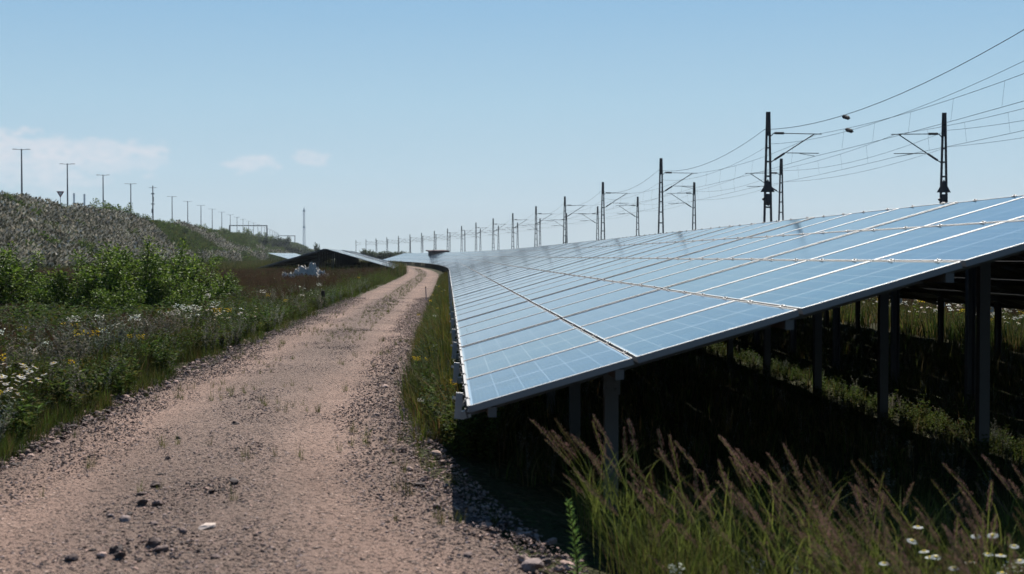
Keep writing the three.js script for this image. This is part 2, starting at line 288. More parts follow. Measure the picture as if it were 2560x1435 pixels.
{
  const R = rng(5);
  for (let k = 0; k < N_NEAR; k++) {
    const o = k === 0 ? tA : k === 6 ? tB : copyOf(k < 6 ? tA : tB);
    if (k) o.userData.label = `tilted solar table of fifteen panels, ${ORD[k]} from the front end of the trackside row`;
    if (k) mesh('shade_strip', shadeStripGeo, M.clamp, o);  // added dark strip in place of shade on the backlit face at table breaks
    placeTable(o, EAVE_X, ROW_S + k * TABLE, 0, -0.0007 - 0.0007 * R());
  }
  // the other pitch of the same tent: low edge away from the track
  for (let k = 0; k < 9; k++) {
    const o = copyOf(tB, `solar table sloping away from track, seen from below between posts, ${ORD[k]} behind the ridge gap`);
    o.userData.group = 'tables of the far pitch behind the ridge gap';
    placeTable(o, EAVE_X + 5 * 0.979 + 0.34 + 5 * 0.979, ROW_S + (k + 1) * TABLE, Math.PI, 0);
  }
}
// tables far away: one long field of panels on posts, drawn as column strips of merged panels
const FARL = 20.5, FARN = 12;
const farGeo = [], farTop = [];
for (let i = 0; i < 5; i++) {
  const fr = [], gl = [];
  for (let j = 0; j < FARN; j++) { const dx = (i + 0.5) * PU - 0.009, v = (j + 0.5) * PVm; for (const [src, out] of [[frameGeo, fr], [lamGeo, gl]]) { const g = src.clone(); g.rotateZ(TILT); g.translate(...onSlope(dx, v)); out.push(g); } }
  farGeo.push(merge(fr)); farTop.push(merge(gl));
}
const farUnder = (() => { const a = onSlope(0, 0), b = onSlope(5 * PU, 0), c = onSlope(5 * PU, FARL), d = onSlope(0, FARL), g = new THREE.BufferGeometry(); const q = [a, c, b, a, d, c].flatMap(p => [p[0], p[1] - 0.012, p[2]]); g.setAttribute('position', new THREE.Float32BufferAttribute(q, 3)); g.setAttribute('uv', new THREE.Float32BufferAttribute(new Float32Array(12), 2)); g.computeVertexNormals(); return g; })();
const tF = thing('solar_table_field', 'x', 'solar table', [0, 0, 0], 0, 'far tables of the trackside solar row');
for (let i = 0; i < 5; i++) { const p = mesh('panel_strip', farGeo[i], M.alu, tF); p.userData.kind = 'stuff'; mesh('glass_face', farTop[i], M.laminate[i % 5], p); }
mesh('back_sheet', farUnder, M.back, tF);
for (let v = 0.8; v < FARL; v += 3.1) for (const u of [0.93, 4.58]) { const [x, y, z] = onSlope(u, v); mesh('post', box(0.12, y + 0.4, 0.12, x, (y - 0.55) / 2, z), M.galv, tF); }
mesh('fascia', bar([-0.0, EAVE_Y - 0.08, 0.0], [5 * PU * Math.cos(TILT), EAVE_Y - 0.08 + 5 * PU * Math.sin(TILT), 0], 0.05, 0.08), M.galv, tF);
const roadHead = S => Math.atan(S > 85 ? 8.4e-4 * (S - 85) : 0);
{
  let S = ROW_S + N_NEAR * TABLE, first = true;
  for (let k = 0; k < 9; k++) {
    const o = first ? tF : copyOf(tF); first = false;
    o.userData.label = `long solar table where the trackside row bends with the track, ${ORD[k]} past the straight part`;
    placeTable(o, roadC(S) + 1.85 + EAVE_X, S, roadHead(S + FARL / 2), 0.0004); S += FARL * 0.997;
  }
  S = ROW_S + 10 * TABLE;
  for (let k = 0; k < 9; k++) {
    const o = copyOf(tF, `long solar table on the far pitch of the trackside tent, ${ORD[k]} from the near ones`); o.userData.group = 'far pitch tables of the trackside tent';
    const S2 = S + FARL, h = roadHead(S2 - FARL / 2), off = 1.85 + EAVE_X + 10 * 0.979 + 0.34; placeTable(o, roadC(S2) + off, S2, Math.PI + h, 0); S += FARL * 0.997;
  }
  // tent-shaped pair across the track: open dark gable towards the camera
  S = 97;
  for (let k = 0; k < 5; k++) {
    const h = roadHead(S + FARL / 2) + 0.006, S2 = S + FARL;
    const a = copyOf(tF, k ? `long solar table on the trackside pitch of the dark tent, ${ORD[k]} from its gable` : 'bright solar table on the trackside pitch of the dark gabled tent'); a.userData.group = 'tables of the dark gabled tent';
    const xe = roadC(S) - 1.95; placeTable(a, xe - (S2 - S) * Math.sin(h), S2, Math.PI + h, 0);
    const b = copyOf(tF, k ? `long solar table on the far pitch of the dark tent, ${ORD[k]} from its gable` : 'solar table on the meadow pitch of the dark gabled tent, backlit'); b.userData.group = 'tables of the dark gabled tent';
    placeTable(b, xe - 10 * 0.979 - 0.1, S, h, 0); S += FARL * 0.997;
  }
  // another tent beyond it towards the embankment
  S = 226;
  for (let k = 0; k < 2; k++) {
    const h = 0, S2 = S + FARL, xe = -25.2 - (S - 226) * Math.sin(h);
    const a = copyOf(tF, k ? 'bright solar table second along the small tent near the embankment foot' : 'bright sliver of solar table on the small tent near the embankment foot'); a.userData.group = 'tables of the small far tent';
    placeTable(a, xe - (S2 - S) * Math.sin(h), S2, Math.PI + h, 0); S += FARL;
  }
}
console.log('solar done');

// ---------------------------------------------------------------- railway masts and wires
const RS = 44, rz = i => (2.09 + i) * RS;
const leftPx = [1919, 1652, 1507, 1412, 1340, 1282, 1233, 1190, 1154, 1119, 1086, 1054, 1025, 996, 967, 940, 915, 890];
const rightPx = [2358, 1952, 1735, 1594, 1494, 1416, 1350, 1294, 1246, 1201, 1162, 1125, 1090, 1057, 1026, 997, 969, 942];
const railPos = (px, i) => { const p = atDist(px, 640, rz(i)); return [p.x, p.z]; };
const L_ = leftPx.map(railPos), R_ = rightPx.map(railPos);
L_.unshift([2 * L_[0][0] - L_[1][0] - 0.5, -rz(-1)]); R_.unshift([2 * R_[0][0] - R_[1][0] - 0.5, -rz(-1)]);   // one pair nearer, beside the frame
L_.unshift([2 * L_[0][0] - L_[1][0] - 0.4, -rz(-2)]); R_.unshift([2 * R_[0][0] - R_[1][0] - 0.4, -rz(-2)]);
const RB = 0.5, TOP = CAMH + 9.97;
function mastParts(o, dir, sign) { // dir +1: arm towards +x; local y = 0 at the ground
  const H = TOP - RB, w = y => lerp(0.31, 0.075, y / H);
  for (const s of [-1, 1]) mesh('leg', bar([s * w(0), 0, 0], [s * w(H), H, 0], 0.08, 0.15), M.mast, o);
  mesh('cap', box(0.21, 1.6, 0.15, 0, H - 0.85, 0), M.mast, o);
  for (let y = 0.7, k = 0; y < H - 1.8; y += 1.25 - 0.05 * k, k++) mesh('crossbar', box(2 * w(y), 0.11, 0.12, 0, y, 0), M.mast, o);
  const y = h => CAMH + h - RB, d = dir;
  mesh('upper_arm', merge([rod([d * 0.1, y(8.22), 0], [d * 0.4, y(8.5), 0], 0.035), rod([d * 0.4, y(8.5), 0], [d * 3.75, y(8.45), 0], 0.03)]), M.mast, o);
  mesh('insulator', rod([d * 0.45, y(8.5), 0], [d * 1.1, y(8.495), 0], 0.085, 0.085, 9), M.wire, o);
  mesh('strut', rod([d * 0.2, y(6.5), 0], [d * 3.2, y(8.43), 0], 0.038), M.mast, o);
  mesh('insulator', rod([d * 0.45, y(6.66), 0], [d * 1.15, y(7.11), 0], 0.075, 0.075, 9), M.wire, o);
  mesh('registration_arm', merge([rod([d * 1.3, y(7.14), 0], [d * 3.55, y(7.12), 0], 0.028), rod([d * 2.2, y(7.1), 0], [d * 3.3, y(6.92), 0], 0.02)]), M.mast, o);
  if (sign) {
    const sh = new THREE.Shape(); sh.moveTo(-0.5, 0); sh.lineTo(0.5, 0); sh.lineTo(0, 0.9); sh.closePath();
    const g = new THREE.ExtrudeGeometry(sh, { depth: 0.03, bevelEnabled: false }); g.translate(-0.05, y(4.42), 0.14); mesh('triangle_plate', g, M.mast, o);
    mesh('switch_box', merge([box(0.42, 0.6, 0.3, -0.05, y(4.0), 0.12), box(0.3, 0.16, 0.2, -0.26, y(3.97), 0.12, [0, 0, 0.5]), rod([-0.05, y(3.5), 0.1], [0.02, y(3.72), 0.1], 0.12, 0.18)]), M.mast, o);
  }
}
{
  const protos = {};
  const put = (row, dir, where, gname) => row.forEach(([x, z], i) => {
    const key = `${dir}${i === 2}`, label = i < 2 ? `steel lattice railway mast ${ORD[i]} before the triangle-plate mast in the row ${where}` : i === 2 ? `steel lattice railway mast with black triangle plate in the row ${where}` : `steel lattice railway mast with wire arm, ${ORD[i - 3]} past triangle-plate mast, row ${where}`;
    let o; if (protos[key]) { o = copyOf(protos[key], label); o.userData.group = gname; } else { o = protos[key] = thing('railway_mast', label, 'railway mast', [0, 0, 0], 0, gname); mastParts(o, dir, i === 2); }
    o.position.set(x, RB, z);
    const n = row[Math.min(i + 1, row.length - 1)], q = row[Math.max(i - 1, 0)]; o.rotation.y = Math.atan2(-(n[0] - q[0]), -(n[1] - q[1]));
  });
  put(L_, 1, 'closer to panels', 'railway masts closer to the panels'); put(R_, -1, 'across the rails', 'railway masts across the rails');
  // low bed under the masts
  const bed = gridSheet(span(-3, 3, 7), L_.map(p => -p[1]).concat([900, 1400]), (x, S, t) => RB + 0.02 - 0.3 * Math.max(0, Math.abs(t) - 2), () => [0.5, 0.48, 0.5], (t, S) => { let k = L_.findIndex(p => -p[1] >= S); if (k < 0) k = L_.length - 1; return (L_[k][0] + R_[k][0]) / 2 - (S > 860 ? (S - 860) * 0.24 : 0) + t * 4.2; });
  structure('railway_bed', bed, M.gravel, 'ballast bed of the railway under the masts');

  const wireRun = (name, label, row, dx, h, sag, r) => {
    const pts = [];
    for (let i = 0; i < row.length - 1; i++) for (let k = 0; k < (i < 6 ? 14 : 6); k++) { const t = k / (i < 6 ? 14 : 6); pts.push(V3(lerp(row[i][0], row[i + 1][0], t) + dx, CAMH + h - sag * 4 * t * (1 - t), lerp(row[i][1], row[i + 1][1], t))); }
    const m = mesh(name, tubePath(pts, t => r, 4), M.wire, scene); tag(m, label, 'wire', 'overhead railway wires'); return m;
  };
  wireRun('feeder_wire', 'thick overhead feeder wire on the mast row closer to panels', L_, -0.25, 8.75, 1.0, 0.017);
  wireRun('return_wire', 'overhead return wire on the mast row across the rails', R_, 0.3, 7.6, 0.55, 0.011);
  wireRun('auxiliary_wire', 'thin auxiliary wire under the feeder on the mast row closer to panels', L_, 0.2, 7.75, 0.8, 0.01);
  wireRun('feeder_wire', 'overhead feeder wire on the mast row across the rails', R_, 0.25, 8.75, 0.7, 0.012);
  const catenary = (row, dir, where) => {
    const mw = wireRun('messenger_wire', `sagging messenger wire with droppers over the track ${where}`, row, dir * 3.45, 8.45, 0.5, 0.012);
    wireRun('contact_wire', `level contact wire over the track ${where}`, row, dir * 3.3, 6.92, 0.12, 0.012);
    for (let i = 0; i < 5; i++) for (let k = 1; k < 7; k++) { const t = k / 7, x = lerp(row[i][0], row[i + 1][0], t), z = lerp(row[i][1], row[i + 1][1], t), q = 4 * t * (1 - t); mesh('dropper', rod([x + dir * 3.45, CAMH + 8.45 - 0.5 * q, z], [x + dir * 3.32, CAMH + 6.92 - 0.12 * q, z], 0.006, 0.006, 4), M.wire, mw); }
  };
  catenary(L_, 1, 'closer to panels'); catenary(R_, -1, 'across the rails');
  for (const [px, py, S, label] of [[2115, 293, 76, 'dark spool insulator on the feeder wire'], [2123, 326, 76, 'dark spool insulator on the lower wire']]) {
    const p = atDist(px, py, S), o = thing('wire_insulator', label, 'insulator', [p.x, p.y, p.z]);
    mesh('spool', merge([rod([-0.02, -0.1, 0.55], [0.02, 0.1, -0.55], 0.075, 0.075, 9), ...[-0.35, 0, 0.35].map(k => rod([0, 0.18 * -k - 0.03, k + 0.06], [0, 0.18 * -k + 0.03, k - 0.06], 0.11, 0.11, 9))]), M.wire, o);
    mesh('terminal', merge([rod([0, -0.1, 0.5], [0, -0.14, 0.75], 0.03), rod([0, 0.1, -0.5], [0, 0.14, -0.75], 0.03)]), M.wire, o);
  }
}
console.log('rail done');

// ---------------------------------------------------------------- highway furniture on the embankment
{
  const lamp0 = thing('street_lamp', 'twin-arm highway lamp standing above the silvery bushes, next to the guard rail', 'street lamp', [0, 0, 0], 0, 'twin-arm highway lamps');
  mesh('pole', rod([0, 0, 0], [0, 10.5, 0], 0.16, 0.09, 9), M.pole, lamp0);
  for (const s of [-1, 1]) { mesh('arm', rod([0, 10.35, 0], [s * 0.75, 10.42, 0], 0.04), M.pole, lamp0); const hd = new THREE.CapsuleGeometry(0.11, 0.5, 3, 8); hd.rotateZ(Math.PI / 2); hd.scale(1, 0.5, 1.6); hd.translate(s * 0.98, 10.44, 0); mesh('lamp_head', hd, M.pole, lamp0); }
  const LM = 52.6;
  let idx = 0;
  const lampAt = (px, S) => { const { x, z } = atDist(px, 640, S), o = idx ? copyOf(lamp0, `twin-arm highway lamp, ${ORD[idx]} from the guard rail end of its line`) : lamp0; idx++; o.position.set(x, 7.0, z); o.rotation.y = Math.atan2(EMB.s, EMB.c); };
  [56, 170, 259, 328, 0, 431, 470, 503, 531, 555, 576, 593, 608, 622, 634, 645, 654, 662, 669, 675, 681, 686, 690, 693, 695, 697].forEach((px, i) => { if (px) lampAt(px, (6.4 + i) * 32); });
  { // telecom pole in the lamp line
    const { x, z } = atDist(383, 640, 10.4 * 32), o = thing('antenna_pole', 'taller pole with collars and antennas in the line of highway lamps', 'antenna pole', [x, 7.05, z]);
    mesh('pole', rod([0, 0, 0], [0, 11.6, 0], 0.2, 0.12, 9), M.pole, o);
    for (const y of [2.6, 7.0, 9.5]) mesh('collar', rod([0, y, 0], [0, y + 0.25, 0], 0.42, 0.42, 10), M.pole, o);
    for (const s of [-1, 1]) mesh('arm', rod([0, 11.1, 0], [s * 1.0, 11.15, 0], 0.05), M.pole, o);
    mesh('antenna', merge([box(0.3, 1.2, 0.25, 0.12, 8.3, 0.2), box(0.25, 1.0, 0.25, -0.15, 5.4, 0.2)]), M.pole, o);
  }
  { // give way sign
    const p = atDist(151, 484, 206), o = thing('give_way_sign', 'downward-pointing triangular give way sign on a post above the bushes', 'road sign', [p.x, DECK - 0.3, p.z], 0.2);
    const tri = (r, z, d) => { const s = new THREE.Shape(); s.moveTo(-r, r * 0.62); s.lineTo(r, r * 0.62); s.lineTo(0, -r * 1.15); s.closePath(); const g = new THREE.ExtrudeGeometry(s, { depth: d, bevelEnabled: false }); g.translate(0, p.y - DECK + 0.3, z); return g; };
    mesh('post', rod([0, 0, -0.03], [0, 3.2, -0.03], 0.05, 0.05, 8), M.pole, o);
    const pl = mesh('plate', tri(0.56, 0, 0.02), std({ color: rgb(0.16, 0.02, 0.025), roughness: 0.6 }), o); mesh('inner_face', tri(0.3, 0.021, 0.004), std({ color: rgb(0.4, 0.4, 0.38), roughness: 0.6 }), pl);
  }
  { // guard rail on the crest
    const o = thing('guard_rail', 'grey steel guard rail on the embankment crest above the silvery bushes', 'guard rail', [0, 0, 0]);
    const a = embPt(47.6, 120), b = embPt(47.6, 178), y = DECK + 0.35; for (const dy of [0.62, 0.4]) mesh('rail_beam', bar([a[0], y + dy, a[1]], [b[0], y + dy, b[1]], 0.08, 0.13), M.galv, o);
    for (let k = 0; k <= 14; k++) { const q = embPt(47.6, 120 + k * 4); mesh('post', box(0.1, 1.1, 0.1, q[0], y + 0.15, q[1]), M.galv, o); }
  }
  { // van half hidden by a bush
    const p = atDist(247, 530, 262), y0 = DECK - 0.1, o = thing('van', 'pale blue van on the highway half hidden behind a crest bush', 'van', [p.x - 0.4, y0, p.z], -0.3);
    const paint = std({ color: rgb(0.22, 0.27, 0.36), roughness: 0.35, metalness: 0.1 }), dark = std({ color: rgb(0.02, 0.025, 0.03), roughness: 0.15 });
    const s = new THREE.Shape(); s.moveTo(-2.4, 0.35); s.lineTo(2.4, 0.35); s.lineTo(2.45, 1.2); s.lineTo(1.75, 1.35); s.lineTo(1.2, 2.3); s.lineTo(-2.35, 2.4); s.closePath();
    const g = new THREE.ExtrudeGeometry(s, { depth: 1.7, bevelSize: 0.08, bevelThickness: 0.08, bevelSegments: 2 }); g.translate(0, 0, -0.85); g.rotateY(Math.PI / 2); mesh('body', g, paint, o);
    for (const sx of [-0.95, 0.95]) { const w = mesh('side_window', box(0.02, 0.6, 0.8, sx, 1.75, -0.85), dark, o); for (const z of [-1.6, 1.5]) mesh('wheel', rod([sx - 0.1, 0.36, z], [sx + 0.1, 0.36, z], 0.36, 0.36, 16), dark, o); }
    mesh('rear_window', box(1.3, 0.6, 0.02, 0, 1.8, 2.49), dark, o);
  }
  // sign gantries
  for (const [T, m0, m1, h, label] of [[600, 43.2, 59.4, 13.4, 'portal gantry of thin steel spanning the highway lamps'], [900, 46.5, 57.5, 13.4, 'smaller far portal gantry beyond the first along highway']]) {
    const a = embPt(m0, T), b = embPt(m1, T), o = thing('sign_gantry', label, 'gantry', [0, 0, 0]), y1 = CAMH + h;
    mesh('beam', bar([a[0], y1, a[1]], [b[0], y1, b[1]], 0.35, 0.4), M.mast, o);
    for (const q of [a, b]) mesh('leg', bar([q[0], DECK - 0.6, q[1]], [q[0], y1 + 0.2, q[1]], 0.4, 0.4), M.mast, o);
  }
  // two stacks with blue haze painted into their colour, a slender tower far behind
  const hazedStackMat = std({ color: rgb(0.14, 0.24, 0.31), roughness: 0.9 }), towerMat = std({ color: rgb(0.3, 0.36, 0.4), roughness: 0.8 });
  for (const [px, py, label] of [[185, 486, 'factory stack painted in haze blue far behind the give way sign'], [211, 488, 'factory stack painted in haze blue standing alone between the second and third lamps']]) {
    const p = atDist(px, py, 1500), o = thing('factory_stack', label, 'chimney', [p.x, 0, p.z]); mesh('shaft', rod([0, 0, 0], [0, p.y, 0], 1.5, 0.95, 14), hazedStackMat, o); mesh('crown', rod([0, p.y, 0], [0, p.y + 1.2, 0], 1.1, 1.1, 14), hazedStackMat, o);
  }
  { const p = atDist(760, 520, 1200), o = thing('telecom_tower', 'slender pale grey lattice tower on the horizon', 'tower', [p.x, 0, p.z]);
    for (const [sx, sz] of [[-1, -1], [1, -1], [1, 1], [-1, 1]]) mesh('leg', rod([sx * 1.1, 0, sz * 1.1], [sx * 0.5, p.y, sz * 0.5], 0.22, 0.16, 6), towerMat, o);
    for (let y = 1; y < p.y; y += 2.4) { const w = lerp(1.1, 0.5, y / p.y); mesh('brace', merge([bar([-w, y, w], [w, y + 2.2, w], 0.16), bar([-w, y + 2.2, w], [w, y, w], 0.16), box(w * 2, 0.14, w * 2, 0, y, 0)]), towerMat, o); }
    mesh('antenna', rod([0, p.y, 0], [0, p.y + 2, 0], 0.12), towerMat, o); for (const y of [0.6, 0.93]) mesh('platform', rod([0, p.y * y, 0], [0, p.y * y + 1.2, 0], 1.2, 1.2, 10), towerMat, o); }
  { // hut with a red-brown roof beyond the far end of the row
    const p = atDist(1094, 636, 205), o = thing('hut', 'small dark hut with red-brown low roof behind the panel ridge', 'hut', [p.x, 0, p.z], 0.25);
    mesh('wall', box(2.3, 2.1, 2.6, 0, 1.05, 0), std({ color: rgb(0.05, 0.035, 0.035), roughness: 0.9 }), o);
    mesh('roof', merge([box(2.9, 0.16, 3.4, 0, 2.2, 0, [0.05, 0, 0.02]), box(2.92, 0.3, 0.05, 0, 2.08, 1.7)]), std({ color: rgb(0.04, 0.024, 0.026), roughness: 0.9, specularIntensity: 0.1 }), o);
    mesh('vent', rod([-0.6, 2.2, 0], [-0.6, 2.42, 0], 0.09, 0.09, 8), M.mast, o);
  }
}
console.log('furniture done');

// ---------------------------------------------------------------- plant builders
class Plant { // triangles with their own colour
  constructor() { this.p = []; this.c = []; }
  tri(a, b, c, ca, cb = ca, cc = ca) { this.p.push(...a, ...b, ...c); this.c.push(...ca, ...cb, ...cc); }
  quad(a, b, c, d, ca, cc = ca) { this.tri(a, b, c, ca, ca, cc); this.tri(a, c, d, ca, cc, cc); }
  blade(x, z, h, ang, bend, w, c0, c1 = c0, segs = 3, y0 = 0) {
    const dx = Math.cos(ang), dz = Math.sin(ang), sx = -dz, sz = dx, P = t => [x + dx * bend * h * t * t, y0 + h * t * (1 - 0.25 * bend * t), z + dz * bend * h * t * t];
    let o = P(0), ow = w;
    for (let i = 1; i <= segs; i++) {
      const t = i / segs, q = P(t), qw = w * (1 - t * t * 0.96), m = (1 - t), cc = c0.map((v, k) => lerp(v, c1[k], t)), co = c0.map((v, k) => lerp(v, c1[k], t - 1 / segs));
      this.quad([o[0] - sx * ow, o[1], o[2] - sz * ow], [o[0] + sx * ow, o[1], o[2] + sz * ow], [q[0] + sx * qw, q[1], q[2] + sz * qw], [q[0] - sx * qw, q[1], q[2] - sz * qw], co, cc); o = q; ow = qw;
    }
    return P(1);
  }
  leaf(o, d, len, w, c, R, droop = 0.2) { // folded diamond
    const D = V3(...d).normalize(), s = D.clone().cross(V3(R() - 0.5, 1.2, R() - 0.5)).normalize().multiplyScalar(w), u = s.clone().cross(D).normalize();
    const m = V3(...o).addScaledVector(D, len * 0.45).addScaledVector(u, -w * 0.25), e = V3(...o).addScaledVector(D, len); e.y -= droop * len;
    const A = m.clone().add(s).addScaledVector(u, w * 0.4).toArray(), B = m.clone().sub(s).addScaledVector(u, w * 0.4).toArray(), mm = m.toArray(), E = e.toArray(), c2 = c.map(v => v * 1.12);
    this.tri(o, mm, A, c); this.tri(mm, E, A, c); this.tri(o, B, mm, c2); this.tri(mm, B, E, c2);
  }
  dia(o, d, len, w, c, R) { // flat sliver, two triangles
    const D = V3(...d).normalize(), s = D.clone().cross(V3(R() - 0.5, R() - 0.5, R() - 0.5)).normalize().multiplyScalar(w), m = V3(...o).addScaledVector(D, len * 0.5), e = V3(...o).addScaledVector(D, len).toArray();
    this.quad(o, m.clone().add(s).toArray(), e, m.clone().sub(s).toArray(), c);
  }
  geo() { const g = new THREE.BufferGeometry(); g.setAttribute('position', new THREE.Float32BufferAttribute(this.p, 3)); g.setAttribute('color', new THREE.Float32BufferAttribute(this.c, 3)); g.computeVertexNormals(); return g; }
}
const vary = (c, R, k = 0.25) => { const f = 1 + (R() - 0.5) * 2 * k; return [c[0] * f * (1 + (R() - 0.5) * k * 0.6), c[1] * f, c[2] * f]; };
const GREEN = [0.042, 0.068, 0.011], OLIVE = [0.046, 0.048, 0.011], DARKG = [0.018, 0.031, 0.007], STRAW = [0.075, 0.058, 0.025], RUST = [0.041, 0.026, 0.017], MAUVE = [0.1, 0.06, 0.05], SILVER = [0.105, 0.108, 0.088], WHITE = [0.6, 0.6, 0.56], YEL = [0.4, 0.29, 0.012];
function grassTuft(seed, n, h, spread, w, cols) { const R = rng(seed), P = new Plant(); for (let i = 0; i < n; i++) { const a = R() * 6.283, r = spread * Math.sqrt(R()), c = vary(cols[(R() * cols.length) | 0], R); P.blade(Math.cos(a) * r, Math.sin(a) * r, h * (0.45 + 0.65 * R()), a + (R() - 0.5) * 1.5, 0.12 + 0.55 * R(), w * (0.6 + 0.7 * R()), c.map(v => v * 0.9), c, 3); } return P.geo(); }
function seedStem(seed, { h, lean, n, spk, sw, head, stem, headLen, spread, leaves = 2 }) { // grass stalk with a loose panicle; lean along -x
  const R = rng(seed), P = new Plant(), ang = Math.PI, pt = t => [-lean * h * t * t, h * t * (1 - 0.25 * lean * t), 0];
  let o = pt(0); const segs = 7, ws = 0.0024;
  for (let i = 1; i <= segs; i++) { const q = pt(i / segs), c = vary(stem, R, 0.1); P.quad([o[0] - ws, o[1], 0], [o[0] + ws, o[1], 0], [q[0] + ws, q[1], 0], [q[0] - ws, q[1], 0], c); P.quad([o[0], o[1], -ws], [o[0], o[1], ws], [q[0], q[1], ws], [q[0], q[1], -ws], c); o = q; }
  for (let i = 0; i < n; i++) {
    const t = 1 - headLen * Math.pow(R(), 0.9), b = pt(t), k = (1 - t) / headLen, a = R() * 6.283, out = spread * Math.sin(Math.min(1, k * 1.15 + 0.12) * Math.PI * 0.62) * (0.35 + 0.65 * R());
    const q = [b[0] + Math.cos(a) * out - 0.25 * out, b[1] + out * (0.3 + R() * 0.5), b[2] + Math.sin(a) * out];
    P.dia(q, [Math.cos(a) * 0.5 - lean * 0.8, 1, Math.sin(a) * 0.5], spk * (0.6 + 0.8 * R()), sw * (0.6 + 0.8 * R()), vary(head, R, 0.35), R);
    if (i % 5 === 0) P.tri([b[0], b[1] - 0.01, b[2]], q, [b[0] + 0.002, b[1] - 0.008, b[2]], head);
  }
  for (let i = 0; i < leaves; i++) { const t = 0.15 + 0.35 * R(), b = pt(t), c = vary(stem, R, 0.2); P.blade(b[0], b[2], h * (0.25 + 0.25 * R()), R() * 6.283, 0.8, 0.0035, c, c, 3, b[1]); }
  return P.geo();
}
function weed(seed, h, nStem, nLeaf, len, w, cols, up = 0.5) { const R = rng(seed), P = new Plant(); for (let s = 0; s < nStem; s++) { const a = R() * 6.283, b = 0.1 + 0.4 * R(), hh = h * (0.6 + 0.5 * R()), c = vary(cols[0], R, 0.2); P.blade(0, 0, hh, a, b, 0.004, c.map(v => v * 0.7), c, 3); for (let i = 0; i < nLeaf; i++) { const t = 0.12 + 0.88 * R(), o = [Math.cos(a) * b * hh * t * t, hh * t * (1 - 0.25 * b * t), Math.sin(a) * b * hh * t * t], q = R() * 6.283; P.leaf(o, [Math.cos(q), up + (R() - 0.5) * 0.6, Math.sin(q)], len * (0.6 + 0.6 * R()), w * (0.7 + 0.5 * R()), vary(cols[(R() * cols.length) | 0], R), R); } } return P.geo(); }
function daisy(seed, h, nFl, petal = WHITE, disc = YEL, r = 0.022) { // stems and flower heads in one plant
  const R = rng(seed), P = new Plant();
  for (let s = 0; s < nFl; s++) {
    const a = R() * 6.283, hh = h * (0.7 + 0.4 * R()), b = 0.1 + 0.3 * R(), c = vary(DARKG, R), x0 = (R() - 0.5) * 0.08, z0 = (R() - 0.5) * 0.08, e = P.blade(x0, z0, hh, a, b, 0.0022, c, c, 4), ax = V3((R() - 0.5) * 0.9, 1, (R() - 0.5) * 0.9).normalize(), u = ax.clone().cross(V3(1, 0, 0)).normalize(), v = ax.clone().cross(u), O = V3(...e), rr = r * (0.8 + 0.4 * R());
    const at = (q, d, y = 0) => O.clone().addScaledVector(u, Math.cos(q) * d).addScaledVector(v, Math.sin(q) * d).addScaledVector(ax, y).toArray();
    for (let k = 0; k < 13; k++) { const q = k / 13 * 6.283, dr = -0.15 * rr * R(); P.quad(at(q, rr * 0.3), at(q - 0.2, rr * 0.8, dr), at(q, rr, dr * 1.5), at(q + 0.2, rr * 0.8, dr), vary(petal, R, 0.08)); }
    for (let k = 0; k < 7; k++) P.tri(at(k / 7 * 6.283, rr * 0.36), at((k + 1) / 7 * 6.283, rr * 0.36), at(0, 0, rr * 0.22), disc);
    for (let k = 0; k < 3; k++) { const t = 0.1 + 0.5 * R(), q = R() * 6.283; P.leaf([x0 + Math.cos(a) * b * hh * t * t, hh * t, z0 + Math.sin(a) * b * hh * t * t], [Math.cos(q), 0.6, Math.sin(q)], 0.05, 0.008, c, R); }
  }
  return P.geo();
}
function umbel(seed, h, col, n = 26) { const R = rng(seed), P = new Plant(), c = vary(GREEN, R), e = P.blade(0, 0, h, R() * 6.28, 0.15, 0.004, c, c, 3); for (let i = 0; i < n; i++) { const a = R() * 6.283, r = 0.055 * Math.sqrt(R()), q = [e[0] + Math.cos(a) * r, e[1] + (R() - 0.6) * 0.06, e[2] + Math.sin(a) * r]; P.dia(q, [Math.cos(a), 0.3, Math.sin(a)], 0.016, 0.006, vary(col, R, 0.15), R); P.dia(q, [-Math.sin(a), 0.1, Math.cos(a)], 0.016, 0.006, vary(col, R, 0.15), R); } for (let i = 0; i < 9; i++) { const t = R() * 0.8, q = R() * 6.283; P.leaf([e[0] * t, h * t, e[2] * t], [Math.cos(q), 0.5, Math.sin(q)], 0.07, 0.014, vary(GREEN, R), R); } return P.geo(); }
// many copies of a few variants, one object of uncountable growth per variant
function scatter(name, label, category, geos, mat, places) {
  geos.forEach((g, v) => {
    const list = places.filter((_, i) => i % geos.length === v); if (!list.length) return;
    const im = new THREE.InstancedMesh(g, mat, list.length), m = new THREE.Matrix4(), q = new THREE.Quaternion(), e = new THREE.Euler(), c = new THREE.Color();
    list.forEach((p, i) => { e.set(p.tx || 0, p.rot, p.tz || 0, 'YXZ'); q.setFromEuler(e); m.compose(V3(p.x, p.y ?? groundY(p.x, p.S), -p.S), q, V3(p.s * (p.w || 1), p.s * (p.h || 1), p.s * (p.w || 1))); im.setMatrixAt(i, m); const k = p.k ?? 1; im.setColorAt(i, c.setRGB(k * (p.r ?? 1), k, k * (p.b ?? 1))); });
    im.name = numbered(name); im.castShadow = im.receiveShadow = true; tag(im, label, category, undefined, 'stuff'); scene.add(im);
  });
}
const seen = (x, S, y = 0.2, pad = 260) => { if (S < 2.5) return false; const [px, py] = toPx(x, y, -S); return px > -pad && px < PW + pad && py < PH + 500; };
const leftOf = S => -(0.39 * S + 1.2);
